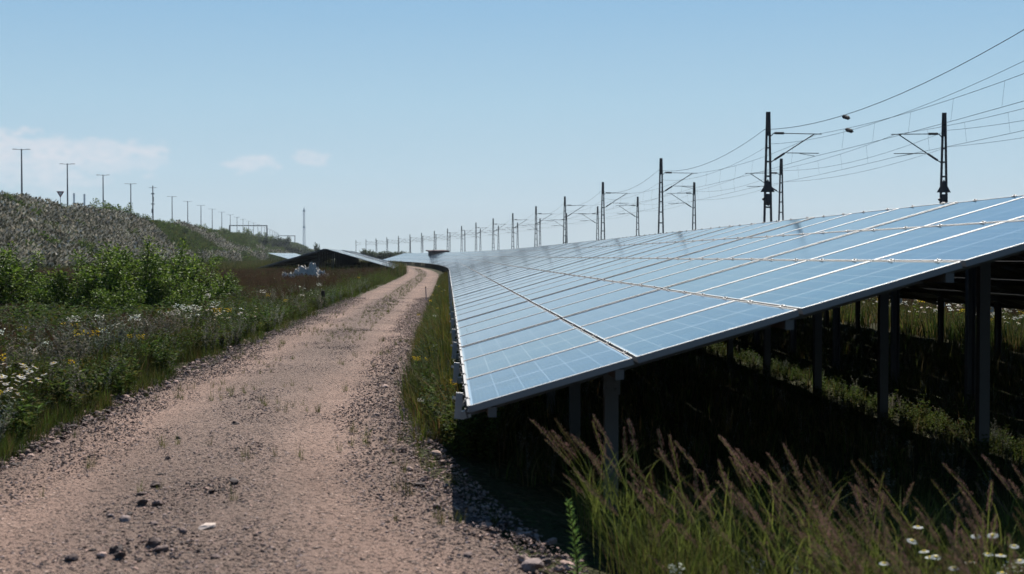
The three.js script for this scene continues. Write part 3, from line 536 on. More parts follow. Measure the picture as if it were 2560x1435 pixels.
function field(seed, n, S0, S1, xf, ok) { // places at equal density on the screen
  const R = rng(seed), out = []; let guard = 0;
  while (out.length < n && guard++ < n * 8) { const S = S0 * Math.pow(S1 / S0, R()), [a, b] = xf(S), x = lerp(a, b, R()); if (!seen(x, S) || (ok && !ok(x, S, R))) continue; out.push({ x, S, rot: R() * 6.283, s: 0.8 + 0.5 * R(), k: (0.7 + 0.5 * R()) * (0.55 + 0.85 * fbm(x * 0.8 + 50, S * 0.45, 3)), r: 0.8 + 0.2 * R() + 0.3 * fbm(x * 0.5 + 9, S * 0.3 + 4, 2), tx: (R() - 0.5) * 0.2, tz: (R() - 0.5) * 0.2 }); }
  return out;
}
console.log('plants ready');

// ---------------------------------------------------------------- meadow to the left of the track
const tuftsG = [1, 2, 3].map(s => grassTuft(s, 16, 0.42, 0.09, 0.004, [GREEN, OLIVE, DARKG, GREEN]));
const tuftsDry = [7, 8].map(s => grassTuft(s, 14, 0.42, 0.1, 0.004, [OLIVE, GREEN, DARKG, STRAW])), tuftsWide = [4, 5, 6].map(s => grassTuft(s, 18, 0.5, 0.2, 0.008, [GREEN, OLIVE, DARKG, DARKG, STRAW]));
const rusts = [11, 12, 13, 14].map(s => { const P = []; const R = rng(s); for (let i = 0; i < 5; i++) { const g = seedStem(s * 10 + i, { h: 0.6 + 0.25 * R(), lean: 0.18 + 0.2 * R(), n: 26, spk: 0.034, sw: 0.007, head: RUST, stem: [0.045, 0.042, 0.016], headLen: 0.4, spread: 0.022 }); g.rotateY((R() - 0.5) * 1.6); g.translate((R() - 0.5) * 0.28, 0, (R() - 0.5) * 0.28); P.push(g); } return mergeGeometries(P); });
const silvers = [21, 22, 23].map(s => weed(s, 0.55, 5, 34, 0.05, 0.009, [SILVER, [0.06, 0.066, 0.048], [0.034, 0.042, 0.02]], 0.9));
const weeds = [31, 32, 33].map(s => weed(s, 0.5, 4, 16, 0.09, 0.02, [GREEN, DARKG, OLIVE], 0.6));
const daisies = [41, 42].map(s => daisy(s, 0.45, 3)), yellows = [51, 52].map(s => umbel(s, 0.5, YEL)), whites = [53, 54].map(s => umbel(s, 0.5, [0.42, 0.44, 0.38]));
{
  const edge = (x, S) => roadL(S) - x, xl = S => [leftOf(S), roadL(S) + 0.02], patch = (x, S, o, f = 0.12) => fbm(x * f * 1.6 + o, S * f + o * 2, 3);
  scatter('meadow_grass', 'green meadow grass along the gravel track edge', 'grass', [...tuftsG, ...tuftsDry], M.leaf, field(101, 13000, 7, 130, S => [Math.max(leftOf(S), roadL(S) - 5), roadL(S) + 0.12], (x, S, R) => R() < 1 - 0.12 * edge(x, S) && fbm(x * 2, S * 1.1, 2) + edge(x, S) * 0.8 > 0.46).map(p => ({ ...p, s: p.s * (0.45 + 0.75 * sstep(0, 1.1, edge(p.x, p.S))) })));
  scatter('meadow_grass', 'tangled green and straw meadow grass beyond the track edge', 'grass', tuftsWide, M.leaf, field(102, 21000, 9, 95, xl, (x, S) => edge(x, S) > 0.35).map(p => ({ ...p, s: p.s * (0.5 + 0.5 * sstep(0, 1.6, edge(p.x, p.S))), k: p.k * 0.95 })));
  scatter('far_grass', 'dark green grass around the tents and far bend', 'grass', tuftsWide, M.leaf, field(112, 9000, 90, 420, S => [Math.max(leftOf(S), roadL(S) - 60), roadL(S)], (x, S) => embM(x, S) < 27).map(p => ({ ...p, s: p.s * 1.6 })));
  scatter('rusty_grass', 'tall rust-brown seeding grass in the meadow', 'grass', rusts, M.leaf, field(103, 14000, 10, 97, xl, (x, S, R) => edge(x, S) > 0.8 && R() < sstep(10, 30, S) * (0.45 + 0.55 * sstep(0.8, 3, edge(x, S))) * (S > 32 ? 1 : sstep(0.34, 0.56, patch(x, S, 3))) + 0.08).map(p => ({ ...p, rot: (p.rot - 3.14) * 0.35, s: p.s * (0.7 + 0.2 * sstep(30, 45, p.S)) })));
  scatter('silvery_weeds', 'silvery grey weeds between the grass of the meadow', 'weeds', silvers, M.leaf, field(104, 5200, 8, 50, xl, (x, S, R) => edge(x, S) > 0.7 && R() < sstep(0.38, 0.58, patch(x, S, 8)) + 0.16).map(p => ({ ...p, s: p.s * 0.95 })));
  scatter('leafy_weeds', 'broad-leaved green weeds in the meadow', 'weeds', weeds, M.leaf, field(105, 6500, 7.5, 80, xl, (x, S, R) => edge(x, S) > 0.15 && R() < 0.12 + sstep(0.42, 0.62, patch(x, S, 15))).map(p => ({ ...p, s: p.s * (0.55 + 0.6 * sstep(0, 1.6, edge(p.x, p.S))) })));
  scatter('edge_weeds', 'tall mixed weeds leaning over the track edge', 'weeds', [...weeds, silvers[0]], M.leaf, field(113, 1300, 7, 60, S => [roadL(S) - 1.6, roadL(S) - 0.02], (x, S, R) => fbm(x * 1.1 + 70, S * 0.8, 3) > 0.45).map(p => ({ ...p, s: p.s * 0.72, k: p.k * 1.25 })));
  scatter('meadow_daisies', 'white daisies scattered in the meadow grass', 'flowers', daisies, M.petal, field(106, 210, 8, 42, xl, (x, S, R) => edge(x, S) > 0.15 && R() < sstep(0.48, 0.62, patch(x, S, 22, 0.3)) * 1.2 * Math.exp(-edge(x, S) / 4)).map(p => ({ ...p, s: p.s * 1.1 })));
  scatter('white_umbels', 'small white flower clusters in the meadow', 'flowers', whites, M.petal, field(107, 45, 14, 60, xl, (x, S, R) => edge(x, S) > 0.3 && R() < sstep(0.5, 0.64, patch(x, S, 31, 0.25)) * Math.exp(-edge(x, S) / 5)).map(p => ({ ...p, s: p.s * 1.15 })));
  scatter('yellow_flowers', 'yellow flower clusters in the meadow', 'flowers', yellows, M.petal, field(108, 70, 9, 60, xl, (x, S, R) => edge(x, S) > 0.2 && R() < sstep(0.5, 0.62, patch(x, S, 44, 0.3)) * Math.exp(-edge(x, S) / 6)).map(p => ({ ...p, s: p.s * 0.95 })));
}
// ---------------------------------------------------------------- verge between track and panels, track tufts, plants under the panels
{
  const xv = S => [roadR(S) - 0.05, roadC(S) + 2.2];
  scatter('verge_grass', 'green verge grass between the track and the panel edge', 'grass', [...tuftsG, ...tuftsDry, tuftsWide[0]], M.leaf, field(121, 4200, 10.2, 90, xv, (x, S, R) => S > 12 || R() < 0.35).map(p => ({ ...p, s: p.s * (0.45 + 0.5 * sstep(0, 0.5, p.x - roadR(p.S))), r: p.r * 1.1 })));
  scatter('verge_weeds', 'leafy weeds on the verge beside the panel edge', 'weeds', weeds, M.leaf, field(122, 1700, 9.5, 90, xv, (x, S, R) => x > roadR(S) + 0.1).map(p => ({ ...p, s: p.s * 0.55 })));
  scatter('verge_flowers', 'yellow and white bloom on the panel verge', 'flowers', [...yellows, ...whites], M.petal, field(123, 30, 10, 60, xv).map(p => ({ ...p, s: p.s * 0.6 })));
  scatter('track_tufts', 'small grass tufts growing in the middle of the gravel track', 'grass', tuftsG, M.leaf, [...field(124, 900, 22, 150, S => [roadC(S) - 0.28, roadC(S) + 0.4], (x, S, R) => R() < 0.3 + sstep(25, 70, S)), ...field(126, 260, 7, 40, S => [roadL(S) + 0.1, roadR(S) - 0.05], (x, S) => fbm(x * 1.7, S * 1.2, 3) > 0.57)].map(p => ({ ...p, s: p.s * 0.25, y: landY(p.x, p.S), r: 1.3 })));
  const shade = S => [0.35, 9.9];
  scatter('shade_grass', 'sparse grass in the shade under the panels', 'grass', tuftsWide, M.leaf, field(131, 3800, 7.4, 60, shade, (x, S) => S > 9 || x > 1.3).map(p => ({ ...p, s: p.s * (p.x > 3.8 && p.x < 5.2 ? 0.35 : 0.5) })));
  scatter('strip_herbs', 'low herbs in the sunlit strip under the ridge gap', 'weeds', [...weeds, ...tuftsG], M.leaf, field(136, 2600, 8.5, 60, S => [4.3, 5.5]).map(p => ({ ...p, s: p.s * 0.33, })));
  scatter('shade_weeds', 'leafy weeds in the shade under the panels', 'weeds', [...weeds, ...silvers], M.leaf, field(132, 1500, 7.4, 60, shade, (x, S) => S > 9 || x > 1.1).map(p => ({ ...p, s: p.s * 0.42 })));
  const far = S => [10.2, 10.5 + S * 0.5];
  scatter('field_grass', 'tall sunlit grass beyond the far posts', 'grass', tuftsWide, M.leaf, field(133, 4200, 13, 85, far).map(p => ({ ...p, s: p.s * 1.0 })));
  scatter('field_grass', 'tall seeding grass beyond the far posts', 'grass', rusts, M.leaf, field(134, 1600, 16, 85, S => [12, 12 + S * 0.5]).map(p => ({ ...p, s: p.s * 0.85 })));
  scatter('field_flowers', 'white daisies and bloom in the sunlit field beyond the posts', 'flowers', [...daisies, ...whites, yellows[0]], M.petal, field(135, 900, 14, 70, far).map(p => ({ ...p, s: p.s * 1.35 })));
}
// ---------------------------------------------------------------- tall grass in the near corner
{
  const reeds = [1, 2, 3, 4, 5, 6].map(s => { const R = rng(900 + s); return seedStem(910 + s, { h: 1.0 + 0.12 * R(), lean: 0.12 + 0.42 * R(), n: 130 + 50 * (s % 2), spk: 0.013, sw: 0.0021, head: s % 3 ? MAUVE : RUST, stem: [0.085, 0.1, 0.022], headLen: 0.2 + 0.05 * R(), spread: 0.011 + 0.012 * R(), leaves: 3 }); });
  const longBlades = [1, 2, 3].map(s => grassTuft(930 + s, 20, 0.7, 0.09, 0.0026, [GREEN, [0.085, 0.11, 0.018], OLIVE, STRAW]));
  const region = S => [0.75 + 0.22 * Math.max(0, 6.5 - S), 4.6], put = (seed, n, S0, S1, ok) => { const R = rng(seed), out = []; let guard = 0; while (out.length < n && guard++ < n * 20) { const S = lerp(S0, S1, R()), [a, b] = region(S), x = lerp(a, b, R()); if (!seen(x, S, 0.6) || (ok && !ok(x, S, R))) continue; out.push({ x, S, rot: (R() + R() - 1) * 2.0 + 0.2, s: 0.46 + 0.38 * R(), k: 0.75 + 0.5 * R(), tx: (R() - 0.5) * 0.16, tz: -0.14 + 0.3 * R() }); } return out; };
  scatter('reed_grass', 'tall grass with feathery brown-mauve seed heads before the panels', 'grass', reeds, M.leaf, put(951, 330, 4.4, 6.9, (x, S, R) => R() < Math.exp(-(((x - 1.35) / 0.85) ** 2)) + 0.16 && R() < sstep(0.28, 0.6, fbm(x * 1.5 + 2, S * 1.2, 2)) + 0.12));
  scatter('corner_grass', 'long green grass blades before the panels', 'grass', longBlades, M.leaf, put(952, 700, 4.2, 7.6).map(p => ({ ...p, rot: p.rot * 6, s: p.s * 0.95 })));
  scatter('corner_weeds', 'silvery leafy weeds in the corner grass', 'weeds', silvers, M.leaf, put(953, 46, 4.4, 6.2, (x, S, R) => fbm(x * 2, S * 2, 2) > 0.5).map(p => ({ ...p, s: p.s * 0.8, h: 1.1 })));
  scatter('corner_weeds', 'small white-flowered weeds in the corner grass', 'weeds', whites, M.petal, put(954, 24, 4.5, 6).map(p => ({ ...p, s: p.s * 0.9 })));
}
console.log('grass done');

// ---------------------------------------------------------------- single plants in the near corner
{
  const R = rng(77);
  { // leafy fleabane stalk at the gravel edge
    const p = atHeight(1446, 1442, -0.06), o = thing('leafy_stalk', 'upright plant with many narrow bright leaves at the gravel edge', 'plant', [p.x, groundY(p.x, -p.z), p.z]);
    const P = new Plant(), h = 0.43; for (let i = 0; i < 64; i++) { const t = 0.06 + 0.94 * i / 64, a = i * 2.4, l = 0.085 * (1 - 0.55 * t); P.leaf([-0.05 * t * t, h * t, 0], [Math.cos(a), 0.55 + t, Math.sin(a)], l, 0.0075, vary([0.09, 0.15, 0.035], R, 0.2), R, 0.25); }
    mesh('leaves', P.geo(), M.leaf, o); mesh('stem', tubePath([0, 0.35, 0.7, 1].map(t => V3(-0.05 * t * t, h * t, 0)), 0.004), std({ color: rgb(0.1, 0.13, 0.04), roughness: 0.9 }), o);
  }
  const head = (() => { const P = new Plant(), r = 0.023; for (let k = 0; k < 18; k++) { const q = k / 18 * 6.283, at = (d, a, y) => [Math.cos(a) * d, y, Math.sin(a) * d]; P.quad(at(r * 0.3, q, 0), at(r * 0.8, q - 0.15, -0.001), at(r, q, -0.003), at(r * 0.8, q + 0.15, -0.001), vary(WHITE, R, 0.06)); } return P.geo(); })();
  const disc = new THREE.SphereGeometry(0.0085, 10, 5, 0, 6.283, 0, Math.PI / 2); disc.scale(1, 0.55, 1); const discMat = std({ color: rgb(...YEL), roughness: 0.9 }), stemMat = std({ color: rgb(0.06, 0.085, 0.025), roughness: 0.9 });
  for (const [px, py] of [[2280, 1352], [2310, 1378], [2325, 1393], [2295, 1317], [2440, 1340], [2482, 1338], [2470, 1385], [2502, 1388], [2425, 1405], [2340, 1392], [2505, 1432], [2535, 1365], [2385, 1420], [2210, 1408], [2550, 1402]]) {
    const p = atDist(px, py, 5.1 + 0.5 * R()), gy = groundY(p.x, -p.z), h = p.y - gy, o = thing('daisy', 'white daisy with yellow eye in the tall grass before the panels', 'flower', [p.x, gy, p.z], 0, 'daisies in the tall grass before the panels');
    mesh('stem', tubePath([0, 0.4, 0.8, 1].map(t => V3(0.05 * (1 - t) * (1 - t) - 0.05, h * t, 0).add(V3(0.05 * t, 0, 0))), 0.0016, 4), stemMat, o);
    const hd = mesh('flower_head', head, M.petal, o); hd.position.set(0, h, 0); hd.rotation.set((R() - 0.3) * 0.5, R() * 6, (R() - 0.5) * 0.5); mesh('disc', disc, discMat, hd);
  }
}
// ---------------------------------------------------------------- shrubs, trees
function crownGeos(seed, { h, r, n, len, w, cols, lobes, low = 0.12 }) { // leaves in clumps along twigs, split into matt and glossy leaves
  const R = rng(seed), A = new Plant(), B = new Plant(), stems = [];
  for (let s = 0; s < lobes; s++) {
    const a = R() * 6.283, rr = r * (0.25 + 0.75 * Math.sqrt(R())), hh = h * (1 - 0.42 * (rr / r) ** 2) * (0.72 + 0.32 * R()), tip = V3(Math.cos(a) * rr, hh, Math.sin(a) * rr), base = V3(Math.cos(a) * r * 0.12, 0, Math.sin(a) * r * 0.12), mid = base.clone().lerp(tip, 0.5).add(V3(-Math.cos(a) * rr * 0.12, h * 0.04, -Math.sin(a) * rr * 0.12));
    const curve = new THREE.QuadraticBezierCurve3(base, mid, tip); stems.push(tubePath(curve.getPoints(6), t => lerp(0.018, 0.004, t) * (h / 1.8), 4));
    for (let i = 0; i < n / lobes; i++) {
      const t = low + (1 - low) * Math.pow(R(), 0.75), p = curve.getPoint(t), sp = r * 0.26 * (1.15 - t * 0.75), q = V3((R() + R() + R() - 1.5) * sp, (R() + R() - 1) * sp * 0.9, (R() + R() + R() - 1.5) * sp), d = q.clone().normalize(); p.add(q); if (p.y < 0.04) continue;
      (R() < 0.75 ? A : B).leaf(p.toArray(), [d.x, 0.35 + d.y * 0.6 + (R() - 0.5) * 0.7, d.z], len * (0.65 + 0.6 * R()), w * (0.7 + 0.5 * R()), vary(cols[(R() * cols.length) | 0], R), R);
    }
  }
  return [A.geo(), B.geo(), merge(stems)];
}
function shrub(name, label, category, x, z, geos, turn = 0, sc = 1, group) { const o = thing(name, label, category, [x, groundY(x, -z) - 0.03, z], turn, group); mesh('foliage', geos[0], M.leaf, o); mesh('shiny_leaves', geos[1], M.gloss, o); mesh('stems', geos[2], M.bark, o); o.scale.setScalar(sc); return o; }
{
  const SG = [[0.066, 0.108, 0.012], [0.043, 0.076, 0.01], [0.115, 0.16, 0.028], [0.022, 0.04, 0.008]];
  const protos = [601, 602, 603].map((s, i) => crownGeos(s, { h: 2.35, r: 1.25, n: 8500, len: 0.1, w: 0.028, cols: SG, lobes: 22 }));
  const list = [[255, 824, 0.86, 1, 0, 'tall leafy green shrub in the middle of the meadow thicket'], [345, 834, 0.877, 2, 1, 'highest green shrub of the meadow thicket, beside rusty grass'], [410, 819, 0.843, 0, 2, 'green shrub between the highest one and the dark upright one'], [490, 809, 0.8, 1, 3, 'dark upright green shrub at the track end of the thicket'], [30, 814, 0.8, 2, 4, 'green shrub at the embankment end of the meadow thicket'], [-70, 824, 0.946, 0, 5, 'big green shrub past the embankment end of the thicket'], [120, 824, 0.533, 0, 6, 'low green shrub in the dip of the meadow thicket'], [185, 834, 0.671, 1, 1, 'middling green shrub beside the dip of the thicket'], [550, 782, 0.533, 2, 2, 'small green shrub set back behind the rusty grass'], [455, 839, 0.516, 2, 5, 'low green bush before the dark upright shrub'], [300, 849, 0.533, 0, 3, 'low leafy bush before the highest shrub of the thicket']];
  for (const [px, py, sc, g, t, label] of list) { const p = atHeight(px, py, -0.1); shrub('shrub', label, 'shrub', p.x, p.z, protos[g], t, sc, 'green shrubs of the meadow thicket'); }

  // embankment: silvery scrub as one mass, green bushes on crest and foot
  const scrubS = [701, 702, 703].map(s => { const R = rng(s), P = new Plant(); for (let i = 0; i < 85; i++) { const a = R() * 6.283, r = 0.5 * Math.sqrt(R()), y = 0.15 + (0.95 - 2.2 * r * r) * Math.pow(R(), 0.6); P.leaf([Math.cos(a) * r, y, Math.sin(a) * r], [Math.cos(a) * 0.6 + (R() - 0.5), 0.9, Math.sin(a) * 0.6 + (R() - 0.5)], 0.22 + 0.2 * R(), 0.065, vary([[0.29, 0.27, 0.22], [0.18, 0.168, 0.13], [0.045, 0.046, 0.026]][(R() * 3) | 0], R), R); } return P.geo(); });
  const scrubG = [711, 712].map(s => { const R = rng(s), P = new Plant(); for (let i = 0; i < 90; i++) { const a = R() * 6.283, r = 0.6 * Math.sqrt(R()), y = 0.05 + 0.45 * R(); P.leaf([Math.cos(a) * r, y, Math.sin(a) * r], [Math.cos(a) * 0.5, 1, Math.sin(a) * 0.5], 0.22 + 0.16 * R(), 0.035, vary([GREEN, OLIVE, DARKG, DARKG, [0.034, 0.024, 0.014]][(R() * 4) | 0], R), R); } return P.geo(); });
  const slope = (seed, n, T0, T1, ok) => { const R = rng(seed), out = []; let guard = 0; while (out.length < n && guard++ < n * 12) { const T = T0 * Math.pow(T1 / T0, R()), m = 25 + 24.5 * R(), [x, z] = embPt(m, T), S = -z; if (!seen(x, S, 4, 200) || !ok(m, T, R)) continue; out.push({ x, S, rot: R() * 6.283, s: (0.8 + 1.0 * R()) * (0.9 + T / 600), k: 0.7 + 0.55 * R(), y: groundY(x, S) - 0.03 }); } return out; };
  const silver = (m, T) => { const n = fbm(m * 0.12 + 4, T * 0.03, 3); return sstep(0.44, 0.58, n + 0.16 * (1 - sstep(190, 230, T)) - 0.5 * sstep(42.5, 45.5, m + 3 * (fbm(T * 0.1, 3, 2) - 0.5)) * sstep(196, 206, T) - 0.1 * sstep(300, 420, T)); };
  scatter('silvery_scrub', 'silvery grey scrub covering the embankment slope', 'scrub', scrubS, M.scrub, slope(721, 2100, 95, 520, (m, T, R) => R() < silver(m, T)));
  scatter('slope_grass', 'green and brown grass and herbs on the embankment slope', 'scrub', scrubG, M.leaf, slope(722, 9000, 95, 900, (m, T, R) => R() > silver(m, T) * 0.92));
  const bushes = [611, 612].map(s => crownGeos(s, { h: 2.2, r: 1.7, n: 1500, len: 0.26, w: 0.075, cols: SG.map(c => c.map(v => v * 0.8)), lobes: 14 }));
  const R = rng(88);
  const onSlopeAt = (px, m) => { const a = Math.tan(Math.atan((1280 - px) / FPX) - Math.atan((1280 - 914) / FPX)), T = m / a; return embPt(m, T); };
  const crest = [[258, 47.8, 1.9, 'green bush on the crest before the pale blue van'], [285, 47.6, 1.8, 'green crest bush beside the van, third lamp behind it'], [310, 47.6, 1.9, 'green crest bush at the foot of the fourth lamp'], [345, 47.5, 1.1, 'low crest bush past the fourth lamp'], [440, 47.6, 1.4, 'round crest bush by the sixth lamp'], [465, 47.6, 1.3, 'round crest bush by the seventh lamp'], [510, 47.6, 1.5, 'dark crest bush by the eighth lamp'], [560, 47.6, 1.7, 'dark crest bush by the tenth lamp'], [612, 47.6, 2.4, 'large round crest bush under the gantry'], [640, 47.6, 2.2, 'large crest bush beside the gantry leg'], [668, 47.6, 2.5, 'dark crest bush past the gantry']];
  crest.forEach(([px, m, sc, label], i) => { const [x, z] = onSlopeAt(px, m); shrub('crest_bush', label, 'bush', x, z, bushes[i % 2], i * 1.3, sc, 'green bushes on the embankment crest'); });
  [[228, 43, 0.9], [130, 36, 1.1], [60, 31, 1.0], [560, 30, 1.4], [600, 28, 1.5], [520, 29, 1.3], [630, 27, 1.6], [660, 29, 1.7], [585, 35, 1.2], [640, 36, 1.4], [480, 28, 1.2], [360, 44, 1.2], [395, 46, 1.1], [420, 43, 1.3], [455, 40, 1.3], [500, 44, 1.4], [530, 38, 1.5], [610, 42, 1.6], [90, 42, 0.9], [40, 39, 1.0], [150, 44, 1.0], [105, 33, 1.2], [180, 38, 1.1], [15, 44, 0.9], [200, 31, 1.1], [330, 36, 1.1], [555, 44, 1.4]].forEach(([px, m, sc], i) => { const [x, z] = onSlopeAt(px, m); shrub('slope_bush', `${sc > 1.45 ? 'large' : sc > 1.15 ? 'middling' : 'small'} green bush ${m > 41 ? 'just under the crest' : m > 33 ? 'halfway up the slope' : 'at the foot'} of the embankment`, 'bush', x, z, bushes[(i + 1) % 2], i * 2.1, sc, 'green bushes on the embankment slope'); });
  // trees on the horizon
  const treeP = [621, 622].map(s => crownGeos(s, { h: 6, r: 2.0, n: 1500, len: 0.55, w: 0.15, cols: [[0.026, 0.04, 0.014], [0.033, 0.047, 0.017], [0.022, 0.032, 0.014]], lobes: 16, low: 0.1 }));
  const tree = (px, S, sc, label, group, v) => { const p = atDist(px, 640, S), o = thing('tree', label, 'tree', [p.x, groundY(p.x, S) - 0.1, p.z], px, group); mesh('crown', treeP[v][0], M.leaf, o); mesh('inner_crown', treeP[v][1], M.leaf, o); mesh('trunk', merge([treeP[v][2], rod([0, 0, 0], [0, 3.4, 0], 0.14, 0.06, 6)]), M.bark, o); o.scale.set(sc[0], sc[1], sc[0]); };
  tree(792, 420, [0.55, 1.25], 'slim dark tree standing up behind the tent ridge', undefined, 0);
  [[690, 560, [1.7, 1.3]], [712, 600, [1.8, 1.4]], [730, 560, [1.6, 1.2]], [752, 620, [1.8, 1.2]], [775, 560, [1.5, 1.0]], [798, 520, [1.3, 0.9]], [672, 520, [1.4, 1.1]], [655, 480, [1.2, 0.9]]].forEach(([px, S, sc], i) => tree(px, S, sc, 'dark tree in the belt between the gantry and the slim tree', 'belt of dark trees past the gantry', i % 2));
  [[918, 330, [1.0, 0.75]], [935, 350, [1.3, 0.62]], [952, 360, [1.4, 0.66]], [968, 350, [1.4, 0.6]], [985, 360, [1.3, 0.62]], [1002, 340, [1.2, 0.6]], [1016, 330, [1.1, 0.55]]].forEach(([px, S, sc], i) => tree(px, S, sc, 'low dark tree behind the far bend of the solar row', 'low trees behind the far bend of the solar row', i % 2));
  [[1252, 300, [0.7, 0.5]], [1262, 310, [0.6, 0.45]]].forEach(([px, S, sc], i) => tree(px, S, sc, 'small bush-like tree peeping over the panel ridge', 'small trees peeping over the panel ridge', i));
}
console.log('shrubs done');

// ---------------------------------------------------------------- stones, gravel, odds and ends
function rockGeo(seed, detail = 1) {
  const g = new THREE.IcosahedronGeometry(1, detail), R = rng(seed), p = g.attributes.position, ax = [R() * 9, R() * 9, R() * 9], col = [], base = PINK[(R() * PINK.length) | 0], k = 0.6 + 0.5 * R();
  for (let i = 0; i < p.count; i++) { const v = V3().fromBufferAttribute(p, i), f = 0.45 + 1.05 * vnoise(v.x * 1.4 + ax[0] + v.z, v.y * 1.6 + ax[1] - v.z * 0.7); v.multiplyScalar(f); v.y *= 0.58; p.setXYZ(i, v.x, v.y, v.z); const n = 0.85 + 0.3 * hash2((v.x * 50) | 0, (v.z * 50 + v.y * 31) | 0); col.push(base[0] * k * n, base[1] * k * n, base[2] * k * n); }
  g.setAttribute('color', new THREE.Float32BufferAttribute(col, 3)); g.computeVertexNormals(); return g;
}
{
  const rocks = [1, 2, 3, 4, 5, 6, 7, 8].map(s => rockGeo(s * 13)), small = [1, 2, 3, 4].map(s => rockGeo(s * 7 + 200, 0)), R = rng(321);
  const roadTop = (x, S) => { const t = (x - roadL(S)) / (roadR(S) - roadL(S)), c = (t - 0.5) * 2.8; return landY(x, S) + 0.013 - 0.022 * Math.exp(-(((Math.abs(c) - 0.72) / 0.3) ** 2)); };
  // loose gravel: denser on the sides and the middle
  const places = []; let guard = 0;
  while (places.length < 66000 && guard++ < 1500000) { const S = 5.2 * Math.pow(46 / 5.2, R()), x = lerp(roadL(S) - 0.1, roadR(S) + 0.1, R()), c = ((x - roadL(S)) / (roadR(S) - roadL(S)) - 0.5) * 2.8, tr = Math.exp(-(((Math.abs(c) - 0.7) / 0.32) ** 2)); if (!seen(x, S, 0, 150) || R() < 0.3 * tr || R() > 0.35 + fbm(x * 1.5, S, 3)) continue; places.push({ x, S, rot: R() * 6.283, s: 0.0034 + 0.009 * Math.pow(R(), 3) + 0.00014 * S, y: roadTop(x, S), k: 0.75 + 0.9 * R(), b: 1, tx: (R() - 0.5), tz: (R() - 0.5), r: 1.06 }); }
  scatter('loose_gravel', 'loose small gravel lying on the track', 'gravel', small, M.stone, places);
  const eg = []; guard = 0;
  while (eg.length < 900 && guard++ < 40000) { const S = 6.5 * Math.pow(26 / 6.5, R()), side = R() < 0.8, x = side ? roadL(S) + (R() - 0.35) * 0.4 : roadR(S) + (R() - 0.7) * 0.5; if (!seen(x, S, 0, 150)) continue; eg.push({ x, S, rot: R() * 6.283, s: 0.015 + 0.028 * R() * R(), y: roadTop(x, S) - 0.012, k: 0.7 + 0.9 * R(), tx: R() - 0.5, tz: R() - 0.5 }); }
  scatter('edge_rubble', 'coarser stones along the edges of the track', 'gravel', rocks.slice(0, 4), M.stone, eg);
  const spots = [[386, 1222, 24, 'dark'], [355, 1242, 18, 'dark'], [393, 1268, 22, 'dark'], [356, 1268, 24, 'pale'], [402, 1193, 16, 'dark'], [316, 1306, 26, 'dark'], [588, 1065, 16, 'dark'], [447, 1100, 14, 'dark'], [422, 1152, 14, 'dark'], [388, 1318, 16, 'dark'], [458, 1336, 16, 'dark'], [530, 1238, 14, 'dark'], [482, 1222, 12, 'dark'], [522, 1327, 38, 'white'], [290, 1386, 32, 'dark'], [180, 1404, 30, 'dark'], [385, 1370, 34, 'dark'], [400, 1384, 28, 'dark'], [255, 1398, 22, 'pale'], [300, 1402, 26, 'pale'], [230, 1382, 18, 'dark'], [1325, 1395, 54, 'dark'], [1360, 1372, 30, 'pale'], [1310, 1378, 26, 'pale'], [1395, 1385, 24, 'pale'], [1168, 1385, 20, 'dark'], [1092, 1272, 18, 'dark'], [585, 1213, 20, 'pale'], [325, 1290, 14, 'white'], [275, 1295, 16, 'dark'], [905, 1398, 12, 'dark'], [612, 1330, 12, 'dark'], [640, 1345, 10, 'dark'], [540, 1400, 18, 'dark']];
  const where = (px, py) => px > 1000 ? 'at the shaded track edge by the leafy stalk' : py > 1340 ? 'in the stone cluster of the wheel track' : py > 1180 ? 'in the middle of the gravel track' : 'alone farther up the gravel track';
  spots.forEach(([px, py, w, tone], i) => {
    const p = atHeight(px, py, 0.0), x = p.x, S = -p.z, m = mesh('stone', rocks[i % 8], M['stone' + tone] ??= std({ vertexColors: true, roughness: 0.9, specularIntensity: 0.2, color: tone === 'dark' ? rgb(0.6, 0.6, 0.65) : tone === 'white' ? rgb(1.3, 1.4, 1.4) : rgb(1.5, 1.5, 1.5) }), scene);
    const s = w / 2 * S / FPX * 1.25; m.position.set(x, roadTop(x, S) + s * 0.22, -S); m.rotation.set((R() - 0.5) * 0.5, R() * 6, (R() - 0.5) * 0.4); m.scale.set(s, s * (tone === 'white' ? 0.55 : 1), s);
    tag(m, `${w > 25 ? 'large ' : w < 15 ? 'small ' : ''}${tone === 'dark' ? 'dark grey' : tone === 'white' ? 'flat whitish' : 'pale pinkish'} stone lying ${where(px, py)}`, 'stone', `${tone} stones ${where(px, py)}`);
  });
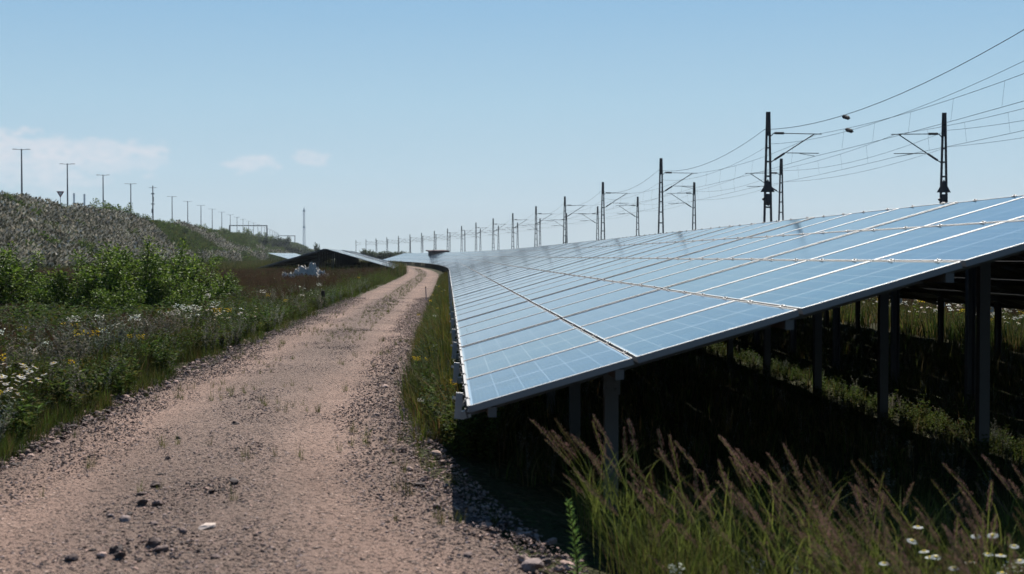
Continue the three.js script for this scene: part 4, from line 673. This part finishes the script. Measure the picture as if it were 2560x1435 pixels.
  { // crumpled white sheet in the meadow
    const p = atHeight(768, 722, -0.1), o = thing('crumpled_sheet', 'crumpled whitish plastic sheet heaped in the rusty meadow grass', 'plastic sheet', [p.x, groundY(p.x, -p.z), p.z]);
    const g = new THREE.PlaneGeometry(2.0, 1.5, 46, 36), q = g.attributes.position;
    const lumps = [[-0.72, 0.05, 0.34, 0.3], [-0.2, 0, 0.42, 0.5], [0.22, 0.08, 0.4, 0.56], [0.58, -0.05, 0.36, 0.34], [-0.45, -0.2, 0.3, 0.26], [0.8, 0.1, 0.22, 0.16]];
    for (let i = 0; i < q.count; i++) { const x = q.getX(i), y = q.getY(i); let h = 0.06; for (const [a, b, r, t] of lumps) h = Math.max(h, t * Math.sqrt(Math.max(0, 1 - ((x - a) / r) ** 2 - ((y - b) / 0.55) ** 2))); const rd = Math.abs(fbm(x * 5 + 3, y * 5, 3) - 0.5) * 0.34 + 0.22 * Math.abs(fbm(x * 12, y * 12, 2) - 0.5); q.setXYZ(i, x * 1.2 + 0.05 * (fbm(x * 7, y * 7 + 9, 2) - 0.5), (Math.pow(h, 1.25) + rd * 2.3) * 1.3 + 0.22, -y * 0.8); }
    g.computeVertexNormals(); mesh('sheet', g, std({ color: rgb(0.24, 0.22, 0.195), roughness: 0.7, specularIntensity: 0.3, side: THREE.DoubleSide }), o);
    mesh('torn_flap', (() => { const f = new THREE.PlaneGeometry(0.35, 0.25, 10, 8), w = f.attributes.position; for (let i = 0; i < w.count; i++) { const x = w.getX(i), y = w.getY(i); w.setXYZ(i, x - 0.85, 0.55 + 0.25 * vnoise(x * 9, y * 9) + y * 0.4, y); } f.computeVertexNormals(); return f; })(), std({ color: rgb(0.27, 0.25, 0.22), roughness: 0.7, specularIntensity: 0.3, side: THREE.DoubleSide }), o);
  }
  { const p = atHeight(806, 770, -0.02), o = thing('short_post', 'short dark post in the weeds at the track edge', 'post', [p.x, groundY(p.x, -p.z), p.z]); mesh('shaft', rod([0, 0, 0], [0.02, 0.47, 0], 0.065, 0.055, 9), M.bark, o); mesh('cap', rod([0.02, 0.47, 0], [0.02, 0.49, 0], 0.06, 0.045, 9), M.bark, o); }
  { const p = atHeight(1066, 750, 0), o = thing('marker_stake', 'thin purplish marker stake beside the gravel track', 'stake', [p.x, groundY(p.x, -p.z), p.z]); mesh('stake', bar([0, -0.05, 0], [-0.02, 0.42, 0], 0.045, 0.03), std({ color: rgb(0.13, 0.09, 0.11), roughness: 0.9 }), o); mesh('tip', rod([-0.02, 0.42, 0], [-0.022, 0.48, 0], 0.022, 0.004, 5), M.bark, o); }
}
scene.fog = new THREE.FogExp2(new THREE.Color().setRGB(0.8, 0.9, 1), 0.00008);
console.log('all done');
renderer.render(scene, camera);
